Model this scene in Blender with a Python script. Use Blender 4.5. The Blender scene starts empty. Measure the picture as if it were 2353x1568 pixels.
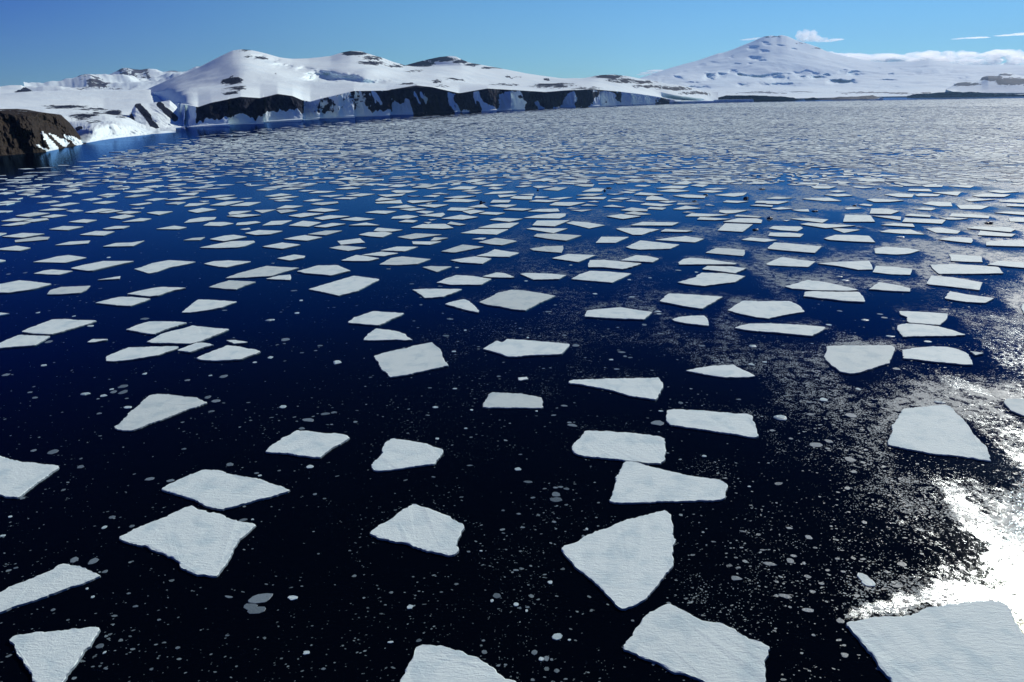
# Pack ice on a polar bay seen from low altitude
import bpy, bmesh, math, random
import numpy as np
from mathutils import Vector, noise as mnoise

scene = bpy.context.scene
R = math.radians
random.seed(7)
rng = np.random.default_rng(11)

# ------------------------------------------------------------------ camera
W, HH = 2353.0, 1568.0            # pixel units used for reading the photograph
CAMZ = 60.0
FOC = W * 24.0 / 36.0
ROLL = R(0.6)
PITCH = R(19.57)
fwd = Vector((0, math.cos(PITCH), -math.sin(PITCH)))
up0 = Vector((0, math.sin(PITCH), math.cos(PITCH)))
rt0 = Vector((1, 0, 0))
rt = rt0 * math.cos(ROLL) - up0 * math.sin(ROLL)
up = rt0 * math.sin(ROLL) + up0 * math.cos(ROLL)
cam_data = bpy.data.cameras.new('camera')
cam = bpy.data.objects.new('camera', cam_data)
scene.collection.objects.link(cam)
from mathutils import Matrix
cam.matrix_world = Matrix(((rt.x, up.x, -fwd.x, 0), (rt.y, up.y, -fwd.y, 0), (rt.z, up.z, -fwd.z, CAMZ), (0, 0, 0, 1)))
cam_data.lens = 24
cam_data.sensor_width = 36
cam_data.clip_start = 1
cam_data.clip_end = 200000
scene.camera = cam
CAM = Vector((0, 0, CAMZ))

def ray(u, v):
    x = (u - W / 2) / FOC
    y = (HH / 2 - v) / FOC
    return fwd + rt * x + up * y

def ground(u, v, z=0.0):
    d = ray(u, v)
    return CAM + d * ((z - CAMZ) / d.z)

def at(u, v, dist):
    d = ray(u, v)
    return CAM + d * (dist / math.hypot(d.x, d.y))

def project(x, y, z):
    """numpy: world -> (u, v)"""
    px, py, pz = x, y, z - CAMZ
    f = px * fwd.x + py * fwd.y + pz * fwd.z
    a = px * rt.x + py * rt.y + pz * rt.z
    b = px * up.x + py * up.y + pz * up.z
    return W / 2 + FOC * a / f, HH / 2 - FOC * b / f

# ------------------------------------------------------------------ world, sun, exposure
SUN_AZ, SUN_EL = R(44), R(31)      # azimuth measured from the heading of the camera (+Y) towards +X
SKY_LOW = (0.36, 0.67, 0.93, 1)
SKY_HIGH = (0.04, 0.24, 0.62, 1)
world = bpy.data.worlds.new('World')
scene.world = world
world.use_nodes = True
nt = world.node_tree
nt.nodes.clear()
wo = nt.nodes.new('ShaderNodeOutputWorld')
bg = nt.nodes.new('ShaderNodeBackground')
sky = nt.nodes.new('ShaderNodeTexSky')
sky.sky_type = 'NISHITA'
sky.sun_disc = False
sky.sun_elevation = SUN_EL
sky.sun_rotation = SUN_AZ
sky.altitude = 0
sky.air_density = 1.0
sky.dust_density = 0.0
sky.ozone_density = 3.0
hs = nt.nodes.new('ShaderNodeHueSaturation')
hs.inputs['Saturation'].default_value = 1.0
hs.inputs['Value'].default_value = 1.0
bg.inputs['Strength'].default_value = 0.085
nt.links.new(sky.outputs[0], hs.inputs['Color'])
tcn = nt.nodes.new('ShaderNodeTexCoord')
sepn = nt.nodes.new('ShaderNodeSeparateXYZ')
nt.links.new(tcn.outputs['Generated'], sepn.inputs[0])
dotn = nt.nodes.new('ShaderNodeVectorMath'); dotn.operation = 'DOT_PRODUCT'
nt.links.new(tcn.outputs['Generated'], dotn.inputs[0])
dotn.inputs[1].default_value = (math.sin(SUN_AZ) * math.cos(SUN_EL), math.cos(SUN_AZ) * math.cos(SUN_EL), math.sin(SUN_EL))
def wramp(x, a, b):
    nd = nt.nodes.new('ShaderNodeMapRange'); nd.interpolation_type = 'SMOOTHSTEP'
    nt.links.new(x, nd.inputs[0]); nd.inputs[1].default_value = a; nd.inputs[2].default_value = b
    return nd.outputs[0]
def wmix(f, a, b, mode='MIX'):
    nd = nt.nodes.new('ShaderNodeMix'); nd.data_type = 'RGBA'; nd.blend_type = mode
    for s, v in ((nd.inputs[0], f), (nd.inputs[6], a), (nd.inputs[7], b)):
        if hasattr(v, 'is_output'): nt.links.new(v, s)
        else: s.default_value = v
    return nd.outputs[2]
# sky tint added: darker, bluer upper dome to deepen shade, darker away from sun
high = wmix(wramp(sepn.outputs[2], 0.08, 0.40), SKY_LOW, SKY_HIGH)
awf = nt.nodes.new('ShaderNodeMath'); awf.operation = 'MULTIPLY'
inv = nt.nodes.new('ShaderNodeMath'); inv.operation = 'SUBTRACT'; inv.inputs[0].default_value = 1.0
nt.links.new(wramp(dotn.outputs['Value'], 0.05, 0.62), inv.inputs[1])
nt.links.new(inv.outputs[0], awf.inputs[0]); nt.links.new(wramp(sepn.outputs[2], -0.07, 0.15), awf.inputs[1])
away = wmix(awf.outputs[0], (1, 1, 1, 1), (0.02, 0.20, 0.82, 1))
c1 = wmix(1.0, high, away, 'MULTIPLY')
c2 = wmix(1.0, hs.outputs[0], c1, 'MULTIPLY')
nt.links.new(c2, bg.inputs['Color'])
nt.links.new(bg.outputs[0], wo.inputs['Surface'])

sun_data = bpy.data.lights.new('sun', 'SUN')
sun = bpy.data.objects.new('sun', sun_data)
scene.collection.objects.link(sun)
sun_data.energy = 3.6
sun_data.angle = R(0.53)
sun_data.color = (1.0, 0.95, 0.86)
sdir = Vector((math.sin(SUN_AZ) * math.cos(SUN_EL), math.cos(SUN_AZ) * math.cos(SUN_EL), math.sin(SUN_EL)))
sun.rotation_euler = sdir.to_track_quat('Z', 'Y').to_euler()

scene.view_settings.view_transform = 'Standard'
scene.view_settings.look = 'None'
scene.view_settings.exposure = 0.18
scene.view_settings.gamma = 1.0
scene.view_settings.use_curve_mapping = False
scene.render.engine = 'CYCLES'
scene.cycles.max_bounces = 6
scene.cycles.volume_bounces = 3
scene.cycles.sample_clamp_indirect = 4.0

# ------------------------------------------------------------------ helpers
def tag(o, label=None, cat=None, group=None, kind=None):
    if label: o['label'] = label
    if cat: o['category'] = cat
    if group: o['group'] = group
    if kind: o['kind'] = kind
    return o

def mesh_obj(name, verts, faces, mats, parent=None, face_mats=None, smooth=False):
    me = bpy.data.meshes.new(name)
    me.from_pydata(verts, [], faces)
    for m in (mats if isinstance(mats, (list, tuple)) else [mats]):
        me.materials.append(m)
    if face_mats is not None:
        me.polygons.foreach_set('material_index', face_mats)
    if smooth:
        me.polygons.foreach_set('use_smooth', [True] * len(me.polygons))
    me.update()
    o = bpy.data.objects.new(name, me)
    scene.collection.objects.link(o)
    o.parent = parent
    return o

def new_mat(name):
    m = bpy.data.materials.new(name)
    m.use_nodes = True
    m.node_tree.nodes.clear()
    return m

class NT:
    def __init__(s, m):
        s.t = m.node_tree
    def n(s, typ, **kw):
        nd = s.t.nodes.new('ShaderNode' + typ)
        for k, v in kw.items():
            setattr(nd, k, v)
        return nd
    def l(s, a, b):
        s.t.links.new(a, b)
    def val(s, sock, v):
        if hasattr(v, 'is_output'):
            s.l(v, sock)
        else:
            sock.default_value = v
    def math(s, op, a, b=0.0, c=0.0, clamp=False):
        nd = s.n('Math', operation=op, use_clamp=clamp)
        s.val(nd.inputs[0], a); s.val(nd.inputs[1], b); s.val(nd.inputs[2], c)
        return nd.outputs[0]
    def ramp(s, x, a, b, lo=0.0, hi=1.0):
        nd = s.n('MapRange', interpolation_type='SMOOTHSTEP')
        s.val(nd.inputs[0], x)
        nd.inputs[1].default_value = a; nd.inputs[2].default_value = b
        nd.inputs[3].default_value = lo; nd.inputs[4].default_value = hi
        return nd.outputs[0]
    def mix(s, f, a, b):
        nd = s.n('Mix', data_type='RGBA')
        s.val(nd.inputs[0], f)
        s.val(nd.inputs[6], a); s.val(nd.inputs[7], b)
        return nd.outputs[2]
    def noise(s, vec, scale, detail=3, rough=0.55, dist=0.0):
        nd = s.n('TexNoise')
        if vec is not None: s.l(vec, nd.inputs['Vector'])
        nd.inputs['Scale'].default_value = scale
        nd.inputs['Detail'].default_value = detail
        nd.inputs['Roughness'].default_value = rough
        nd.inputs['Distortion'].default_value = dist
        return nd.outputs[0]
    def map(s, vec, scale=(1, 1, 1), rot=(0, 0, 0), loc=(0, 0, 0)):
        nd = s.n('Mapping')
        s.l(vec, nd.inputs[0])
        nd.inputs['Location'].default_value = loc
        nd.inputs['Rotation'].default_value = rot
        nd.inputs['Scale'].default_value = scale
        return nd.outputs[0]
    def bump(s, h, strength, dist, normal=None):
        nd = s.n('Bump')
        s.l(h, nd.inputs['Height'])
        nd.inputs['Strength'].default_value = strength
        nd.inputs['Distance'].default_value = dist
        if normal is not None: s.l(normal, nd.inputs['Normal'])
        return nd.outputs[0]
    def principled(s, color, rough, normal=None, spec=0.3, ior=1.31):
        p = s.n('BsdfPrincipled')
        s.val(p.inputs['Base Color'], color)
        s.val(p.inputs['Roughness'], rough)
        p.inputs['Specular IOR Level'].default_value = spec
        p.inputs['IOR'].default_value = ior
        if normal is not None: s.l(normal, p.inputs['Normal'])
        return p
    def out(s, sh):
        o = s.n('OutputMaterial')
        s.l(sh, o.inputs[0])
        return o

# ------------------------------------------------------------------ materials
def mat_floe(name, base, tint):
    m = new_mat(name); t = NT(m)
    pos = t.n('NewGeometry').outputs['Position']
    rnd = t.n('ObjectInfo').outputs['Random']
    isl = t.n('NewGeometry').outputs['Random Per Island']
    r2 = t.math('FRACT', t.math('ADD', t.math('MULTIPLY', rnd, 7.31), isl))
    # wind-packed snow: long low ripples, finer crust, and a few soft greyer drifts
    w = t.map(pos, (0.55, 1.9, 1.0), (0, 0, R(24)))
    n1 = t.noise(w, 1.6, 5, 0.6, 0.6)
    n2 = t.noise(pos, 5.5, 4, 0.6)
    n3 = t.noise(pos, 0.28, 3, 0.5, 0.4)
    hgt = t.math('ADD', t.math('MULTIPLY', n1, 0.65), t.math('MULTIPLY', n2, 0.35))
    nrm = t.bump(hgt, 0.75, 0.22)
    c = t.mix(t.ramp(n3, 0.44, 0.74), base, tint)
    dark = t.ramp(r2, 0.72, 1.0, 1.0, 0.8)
    v = t.n('VectorMath', operation='SCALE')
    t.l(c, v.inputs[0]); t.l(dark, v.inputs['Scale'])
    p = t.principled(v.outputs[0], 0.65, nrm, 0.25)
    t.out(p.outputs[0])
    return m

M_SNOW = mat_floe('floe_snow', (0.73, 0.86, 0.81, 1), (0.57, 0.72, 0.71, 1))

def mat_edge():
    m = new_mat('floe_edge'); t = NT(m)
    pos = t.n('NewGeometry').outputs['Position']
    n = t.noise(t.map(pos, (1, 1, 3)), 3.0, 4)
    c = t.mix(n, (0.07, 0.11, 0.13, 1), (0.30, 0.36, 0.38, 1))
    p = t.principled(c, 0.45, t.bump(n, 0.5, 0.08), 0.4)
    t.out(p.outputs[0])
    return m
M_EDGE = mat_edge()

def mat_chip(name, a, b):
    m = new_mat(name); t = NT(m)
    g = t.n('NewGeometry')
    isl = g.outputs['Random Per Island']
    rnd = t.n('ObjectInfo').outputs['Random']
    r2 = t.math('FRACT', t.math('ADD', rnd, isl))
    n = t.noise(g.outputs['Position'], 4.0, 4, 0.6)
    f = t.math('MULTIPLY', t.math('ADD', r2, n), 0.5)
    c = t.mix(f, a, b)
    p = t.principled(c, 0.35, t.bump(n, 0.7, 0.1), 0.4)
    t.out(p.outputs[0])
    return m
M_PAN = mat_chip('thin_ice', (0.05, 0.075, 0.085, 1), (0.24, 0.31, 0.33, 1))
M_CHIP = mat_chip('ice_bit', (0.03, 0.045, 0.05, 1), (0.26, 0.34, 0.35, 1))
M_WCHIP = mat_chip('white_ice_bit', (0.30, 0.42, 0.42, 1), (0.66, 0.80, 0.78, 1))
M_LUMP = mat_chip('dark_ice', (0.015, 0.03, 0.05, 1), (0.06, 0.09, 0.12, 1))
M_BERG = mat_chip('iceberg_ice', (0.42, 0.58, 0.66, 1), (0.62, 0.74, 0.80, 1))

def mat_water():
    m = new_mat('sea_water'); t = NT(m)
    pos = t.n('NewGeometry').outputs['Position']
    at_ = t.n('Attribute', attribute_name='slush'); S = at_.outputs['Fac']
    # small wind ripples
    r1 = t.noise(t.map(pos, (1.0, 1.5, 1), (0, 0, R(-20))), 0.9, 4, 0.6)
    r2 = t.noise(t.map(pos, (1.0, 1.3, 1), (0, 0, R(15))), 5.0, 3, 0.6)
    streak = t.noise(t.map(pos, (0.010, 0.045, 1), (0, 0, R(8))), 1.0, 4, 0.6)
    h = t.math('ADD', t.math('MULTIPLY', r1, 0.8), t.math('MULTIPLY', r2, 0.2))
    nrm = t.bump(h, 0.16, 0.25)
    FA = t.n('Attribute', attribute_name='film').outputs['Fac']
    fn = t.noise(t.map(pos, (1.0, 0.8, 1), (0, 0, R(30))), 0.16, 6, 0.68, 0.4)
    fg = t.noise(pos, 7.0, 2, 0.7)
    fsum = t.math('ADD', t.math('ADD', FA, t.math('MULTIPLY', t.math('SUBTRACT', fn, 0.5), 0.9)), t.math('ADD', t.math('MULTIPLY', t.math('SUBTRACT', fg, 0.5), 0.9), t.math('MULTIPLY', t.math('SUBTRACT', t.noise(t.map(pos, (1, .7, 1)), 1.1, 6, 0.72, 0.3), 0.5), 1.7)))
    film = t.ramp(fsum, 0.46, 0.56, 0.0, 0.95)
    rough = t.ramp(streak, 0.4, 0.7, 0.045, 0.11)
    # body
    body = t.n('BsdfDiffuse'); body.inputs['Color'].default_value = (0.0006, 0.0014, 0.0040, 1)
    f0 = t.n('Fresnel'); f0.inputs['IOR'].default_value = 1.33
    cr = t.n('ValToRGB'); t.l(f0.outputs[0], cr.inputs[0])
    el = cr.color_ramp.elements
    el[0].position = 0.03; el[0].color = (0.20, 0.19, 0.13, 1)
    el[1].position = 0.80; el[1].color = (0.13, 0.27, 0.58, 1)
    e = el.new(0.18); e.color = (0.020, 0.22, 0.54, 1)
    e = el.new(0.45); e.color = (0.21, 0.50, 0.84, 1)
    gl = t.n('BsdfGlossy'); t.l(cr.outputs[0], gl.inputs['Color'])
    t.l(rough, gl.inputs['Roughness']); t.l(nrm, gl.inputs['Normal'])
    fr = t.n('Fresnel'); fr.inputs['IOR'].default_value = 1.33; t.l(nrm, fr.inputs['Normal'])
    mx = t.n('MixShader'); t.l(fr.outputs[0], mx.inputs[0]); t.l(body.outputs[0], mx.inputs[1]); t.l(gl.outputs[0], mx.inputs[2])
    # grains of slush
    v1 = t.n('TexVoronoi'); v1.inputs['Scale'].default_value = 3.2; t.l(pos, v1.inputs['Vector'])
    v2 = t.n('TexVoronoi'); v2.inputs['Scale'].default_value = 1.1; t.l(pos, v2.inputs['Vector'])
    fine = t.noise(pos, 9.0, 2, 0.6)
    patch = t.noise(pos, 0.35, 5, 0.65, 0.5)
    dens = t.math('MULTIPLY', S, t.ramp(patch, 0.30, 0.62, 0.25, 1.6))
    g1 = t.math('LESS_THAN', v1.outputs['Distance'], t.math('MULTIPLY', dens, 0.62))
    sep = t.n('SeparateColor'); t.l(v1.outputs['Color'], sep.inputs[0])
    keep = t.math('LESS_THAN', sep.outputs[0], t.math('ADD', t.math('MULTIPLY', dens, 1.2), 0.03))
    g = t.math('MULTIPLY', t.math('MULTIPLY', g1, keep), t.ramp(fine, 0.3, 0.6, 0.35, 1.0))
    g = t.math('MINIMUM', g, 0.92)
    scol = t.mix(sep.outputs[1], (0.11, 0.16, 0.18, 1), (0.34, 0.42, 0.42, 1))
    sl = t.principled(scol, 0.45, t.bump(t.math('ADD', v1.outputs['Distance'], fine), 0.6, 0.05), 0.3)
    mx2 = t.n('MixShader'); t.l(g, mx2.inputs[0]); t.l(mx.outputs[0], mx2.inputs[1]); t.l(sl.outputs[0], mx2.inputs[2])
    fb = t.n('BsdfGlossy'); fb.inputs['Roughness'].default_value = 0.21; fb.inputs['Color'].default_value = (0.88, 0.96, 1.0, 1)
    t.l(t.bump(t.math('ADD', fg, t.math('MULTIPLY', t.noise(pos, 22.0, 2, 0.6), 0.4)), 0.5, 0.05), fb.inputs['Normal'])
    fd = t.n('BsdfDiffuse'); fd.inputs['Color'].default_value = (0.022, 0.030, 0.033, 1)
    ff = t.n('Fresnel'); ff.inputs['IOR'].default_value = 1.31
    fmx = t.n('MixShader'); t.l(t.math('ADD', t.math('MULTIPLY', ff.outputs[0], 0.3), 0.13), fmx.inputs[0]); t.l(fd.outputs[0], fmx.inputs[1]); t.l(fb.outputs[0], fmx.inputs[2])
    mx3 = t.n('MixShader'); t.l(film, mx3.inputs[0]); t.l(mx.outputs[0], mx3.inputs[1]); t.l(fmx.outputs[0], mx3.inputs[2])
    t.l(mx3.outputs[0], mx2.inputs[1])
    t.out(mx2.outputs[0])
    return m
M_WATER = mat_water()

def mat_terrain(name, rock_a, rock_b, nscale, vstretch=0.35, bump_d=3.0, snow=(0.83, 0.95, 0.94, 1)):
    m = new_mat(name); t = NT(m)
    pos = t.n('NewGeometry').outputs['Position']
    rk = t.n('Attribute', attribute_name='rock').outputs['Fac']
    q = t.map(pos, (1, 0.5, vstretch))
    n = t.noise(q, nscale, 6, 0.62, 0.5)
    n2 = t.noise(pos, nscale * 5, 4, 0.6)
    s = t.math('ADD', rk, t.math('MULTIPLY', t.math('SUBTRACT', n, 0.5), 1.7))
    s = t.math('ADD', s, t.math('MULTIPLY', t.math('SUBTRACT', n2, 0.5), 1.1))
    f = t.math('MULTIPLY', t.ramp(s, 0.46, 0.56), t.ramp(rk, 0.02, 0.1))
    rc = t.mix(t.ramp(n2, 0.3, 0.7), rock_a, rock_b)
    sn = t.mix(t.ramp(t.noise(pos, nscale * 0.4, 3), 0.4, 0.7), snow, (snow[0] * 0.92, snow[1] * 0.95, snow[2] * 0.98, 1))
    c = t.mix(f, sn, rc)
    hh = t.math('ADD', t.math('MULTIPLY', n2, t.math('ADD', t.math('MULTIPLY', f, 0.8), 0.10)), t.math('MULTIPLY', n, t.math('ADD', t.math('MULTIPLY', f, 0.8), 0.26)))
    p = t.principled(c, 0.8, t.bump(hh, 0.7, bump_d), 0.15)
    t.out(p.outputs[0])
    return m

# outlines of the floes read off the photograph: tile key -> (x0, y0, scale); one floe per line
TILES = {'A0': (0, 1820, 1.7225), 'A1': (1365, 1820, 1.7225), 'A2': (2730, 1820, 1.7225),
         'B0': (0, 1240, 1.7225), 'B1': (1365, 1240, 1.7225), 'B2': (2730, 1240, 1.7225),
         'C0': (0, 930, 2.2979), 'C1': (1024, 930, 2.2979), 'C2': (2048, 930, 2.2979), 'C3': (3072, 930, 2.2979),
         'D0': (0, 700, 2.2979), 'D1': (1024, 700, 2.2979), 'D2': (2048, 700, 2.2979), 'D3': (3072, 700, 2.2979)}
FLOES = {
'A0': """-5,3 60,25 135,45 230,52 330,65 395,70 412,88 370,110 320,150 260,190 200,235 150,275 125,292 25,288 0,270 -120,240 -150,60 -100,10
1105,236 1140,212 1200,183 1270,150 1330,128 1400,102 1490,100 1580,128 1680,148 1790,162 1830,182 1900,205 1960,225 1998,245 1940,266 1800,303 1650,342 1520,376 1440,360 1400,345 1365,318 1320,298 1240,280 1170,255
808,570 880,540 920,508 1010,475 1140,425 1200,393 1260,368 1330,348 1385,380 1415,380 1442,398 1510,398 1570,430 1655,462 1745,464 1760,480 1735,510 1690,550 1630,600 1628,625 1605,650 1600,690 1560,745 1530,790 1505,830 1485,838 1440,835 1425,820 1365,825 1270,795 1243,770 1238,740 1190,710 1120,675 1050,658 1005,622 955,620 870,600
0,942 70,905 150,872 250,835 330,803 420,753 465,750 560,768 600,782 670,808 690,833 640,853 560,885 440,927 345,957 310,975 220,1003 150,1028 60,1062 0,1082 -110,1120 -140,1010
65,1270 105,1243 250,1222 450,1203 600,1188 670,1183 684,1195 665,1240 635,1280 628,1305 590,1340 560,1390 530,1440 480,1500 430,1568 400,1620 290,1640 250,1568 150,1410""",
'A1': """185,540 230,505 285,470 330,445 380,405 430,370 500,338 550,355 620,372 700,402 757,430 765,445 835,475 847,490 835,530 805,580 790,622 813,640 800,668 760,690 650,672 570,652 500,632 430,607 340,592 260,568
1512,650 1530,625 1600,608 1680,560 1790,510 1860,492 1950,448 2030,428 2110,410 2180,388 2240,380 2255,400 2272,408 2280,460 2290,520 2288,570 2300,590 2285,640 2285,690 2293,705 2288,760 2255,800 2215,855 2160,905 2145,945 2085,1000 2010,1045 1945,1062 1900,1035 1850,990 1800,930 1730,860 1640,795 1550,700
1960,42 2000,45 2080,65 2200,95 2290,118 2355,133 2470,152 2590,168 2640,185 2665,205 2655,250 2645,290 2590,312 2480,312 2350,318 2200,320 2060,325 1940,330 1870,325 1845,312 1865,280 1870,250 1888,200 1900,160 1892,150 1915,110 1935,75
395,1568 435,1495 440,1470 490,1390 520,1330 570,1305 680,1312 740,1328 830,1352 870,1375 940,1395 990,1425 1060,1470 1110,1520 1180,1555 1220,1568 1290,1610 900,1700 450,1690
1945,1340 1958,1300 2010,1215 2070,1140 2130,1075 2200,1045 2255,1018 2353,1070 2400,1090 2440,1115 2500,1138 2560,1150 2650,1172 2710,1195 2760,1240 2850,1275 2900,1295 2958,1325 2945,1360 2920,1410 2925,1480 2928,1568 2925,1650 2600,1640 2500,1560 2420,1525 2350,1505 2280,1490 2200,1440 2100,1405 2030,1370""",
'A2': """1125,1165 1190,1140 1280,1125 1390,1112 1500,1108 1600,1085 1700,1050 1820,1025 1960,1015 2090,1000 2190,1008 2250,1045 2270,1090 2300,1150 2353,1230 2420,1320 2450,1560 2430,1620 1460,1620 1430,1540 1380,1480 1335,1410 1300,1360 1240,1310 1215,1270 1150,1190""",
'B0': """145,150 200,125 280,95 360,65 470,62 530,70 640,70 668,75 620,92 540,115 440,145 355,167 230,163
0,225 60,198 130,172 210,175 345,180 310,205 240,240 210,245 100,252 0,262 -90,268 -120,262
600,222 640,200 745,200 730,208 690,213 640,222
868,135 950,100 1030,78 1130,78 1230,80 1293,87 1230,105 1150,130 1060,165 1010,163 940,148
1008,218 1060,195 1110,165 1200,140 1260,128 1325,108 1400,115 1480,125 1580,130 1540,150 1440,190 1370,218 1310,232 1180,228 1060,228
727,350 733,320 800,290 890,257 1000,255 1130,250 1230,250 1220,265 1150,290 1080,312 1000,325 900,342 790,353
1218,277 1290,250 1350,225 1410,225 1475,240 1400,258 1350,275 1305,290
1345,333 1420,300 1500,270 1570,243 1640,250 1700,265 1750,270 1798,287 1750,305 1690,325 1655,338 1560,345 1470,348 1390,342
1555,207 1620,207 1712,220 1680,227 1610,232
783,805 830,775 880,720 930,675 980,630 1020,590 1080,577 1150,580 1280,595 1360,605 1400,625 1425,640 1380,655 1300,682 1200,720 1130,750 1040,778 960,815 915,830 850,830 800,822
1825,975 1860,940 1920,900 1935,882 1990,862 2040,828 2120,833 2230,848 2310,848 2352,855 2401,868 2414,880 2351,918 2300,945 2255,975 2230,998 2200,1015 2130,1010 2000,990 1900,983""",
'B1': """42,88 90,50 150,32 215,8 330,15 435,22 400,42 340,65 290,92 258,105 180,100 100,92
150,207 185,165 240,128 320,135 400,150 445,168 450,180 495,205 440,208 370,203 290,208
225,315 300,295 370,275 450,262 500,245 560,235 625,222 650,245 685,270 695,310 710,350 740,382 700,390 640,405 560,420 480,440 400,455 335,462 310,435 270,400 255,360 235,335
975,268 1020,240 1070,212 1110,222 1145,200 1240,205 1370,215 1480,225 1575,235 1560,260 1520,300 1480,307 1380,308 1290,312 1230,320 1150,322 1090,300 1040,285
1215,465 1280,458 1290,475 1222,487
970,670 995,610 1015,580 1040,567 1110,570 1230,578 1320,588 1380,602 1390,630 1385,675 1250,675 1100,673
1565,492 1600,480 1680,478 1850,472 2000,470 2110,468 2185,466 2200,485 2218,510 2205,560 2185,600 2170,618 2100,608 2000,595 1920,568 1800,540 1650,512 1570,505
2245,690 2290,683 2353,685 2480,690 2600,702 2700,712 2790,715 2830,725 2843,770 2860,810 2878,865 2850,880 2700,855 2550,832 2430,815 2353,802 2260,790 2240,760 2242,720
1590,930 1610,910 1650,875 1665,855 1690,830 1780,832 1900,840 2050,852 2180,868 2225,885 2232,930 2230,980 2228,1030 2200,1059 2100,1052 2000,1042 1850,1022 1700,1010 1630,998 1590,970
205,1074 235,1034 290,980 275,965 295,935 290,925 325,900 350,885 380,887 470,900 590,920 650,945 700,960 706,975 690,1000 640,1061 520,1074 400,1094 290,1107 225,1109 215,1095""",
'B2': """360,122 400,105 460,95 560,92 700,95 850,105 990,118 960,145 895,178 800,170 650,155 500,145 400,132
1490,8 1560,8 1690,15 1825,25 1825,55 1790,90 1770,103 1680,96 1560,86 1545,70 1550,50 1500,30
1480,105 1540,93 1640,99 1760,112 1850,135 1950,170 1860,178 1750,180 1620,180 1520,185 1495,160 1480,130
990,250 1100,243 1200,245 1300,243 1440,243 1465,262 1445,320 1425,365 1330,395 1220,430 1160,438 1090,425 1040,390 990,345 972,315 995,285
1520,275 1600,258 1720,252 1820,253 1900,270 1960,295 1985,330 2005,378 1930,375 1800,362 1650,345 1520,332 1515,300
1975,282 2080,295 2020,312
22,418 100,400 200,385 350,375 380,395 440,420 505,455 460,462 300,465 180,448 90,432
2215,640 2230,610 2353,612 2420,615 2430,740 2353,730 2260,690
1520,680 1590,672 1680,665 1760,655 1835,655 1870,690 1920,740 1975,800 2030,880 2090,940 2115,1000 2125,1043 2000,1020 1860,1003 1730,990 1600,965 1410,930 1410,920 1420,880 1440,840 1440,800 1470,760 1500,715""",
'C0': """20,38 205,5 412,12 205,48
137,72 300,48 350,40 457,42 435,65 300,78 140,90
-60,155 0,147 150,122 283,142 180,168 0,160
502,117 640,85 830,75 810,100 650,113
942,130 1060,98 1210,93 1330,75 1220,125
1682,72 1770,52 1887,44 1838,70
1925,62 2060,30 2150,22 2270,40 2180,58 2060,80
1835,140 1960,112 2130,80 2335,77 2345,88 2250,125 2170,138 2000,143
-60,270 0,248 52,257 0,268
303,272 450,240 520,222 630,208 798,232 600,278
645,330 740,305 945,263 1230,263 1060,300 850,350 800,352
305,378 400,350 475,340 670,355 545,388 450,386
890,437 990,420 1107,402 1100,425
1230,335 1290,322 1400,282 1550,256 1620,258 1800,270 1700,295 1560,320 1440,362 1365,377
1870,288 1960,265 2100,257 2313,267 2210,292 2080,320 2010,315
2068,420 2190,375 2353,332 2450,307 2600,318 2750,325 2600,365 2490,400 2400,405 2250,415
-100,495 0,475 175,440 300,450 475,472 300,520 80,553 -100,550
428,570 460,530 560,502 830,490 790,530 735,555 560,568
1165,565 1330,525 1480,500 1715,508 1560,540 1450,580 1370,587
875,648 1010,610 1100,592 1200,592 1388,608 1330,630 1200,675 1080,670
1912,503 2020,465 2110,440 2353,453 2250,490 2165,523 2090,520
1665,737 1740,675 1820,615 1960,620 2180,635 2030,690 1900,715 1740,735
-40,755 0,737 85,745 0,760""",
'C1': """250,60 380,35 450,25 610,45 465,75
55,130 240,92 410,112 240,150
745,80 955,53 1000,92 780,112
668,142 790,120 1022,140 845,170
1300,42 1470,8 1710,20 1425,62
1600,75 1640,45 1765,50 1650,75
1432,83 1705,83 1600,113 1445,108
1140,165 1290,130 1490,132 1365,173
187,238 350,203 455,215 440,232 310,257
780,258 915,208 980,212 1135,238 1030,262 900,262
968,207 1150,177 1312,190 1170,218
1132,295 1240,235 1340,220 1608,245 1480,290 1300,300
1698,175 1900,112 2095,132 2000,150 1820,185
1983,62 2060,50 2115,50 2080,65
2042,90 2200,50 2353,70 2400,80 2260,117 2150,108
1785,255 2010,220 2165,240 2080,287 1880,275
2020,215 2120,190 2195,155 2353,180 2423,187 2320,225 2110,220
372,357 570,303 750,300 868,350 680,395 580,383 450,375
88,427 200,398 315,388 325,410 312,437
480,522 600,485 900,397 1140,430 1050,475 940,535 760,580 600,545
1528,318 1600,310 1802,312 1660,363
2075,405 2215,367 2290,375 2380,410 2350,415 2175,412
1658,460 1740,425 1840,392 2000,400 2162,428 2070,480 1780,480
1438,525 1560,517 1898,520 1830,550 1720,590 1550,603 1520,575
1733,658 1800,635 1910,612 1950,625 2000,665 2050,715 2045,735 1960,720 1890,700
2050,640 2140,600 2220,555 2353,525 2480,535 2640,560 2755,583 2600,650 2480,715 2353,705 2240,680 2120,665""",
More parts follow.
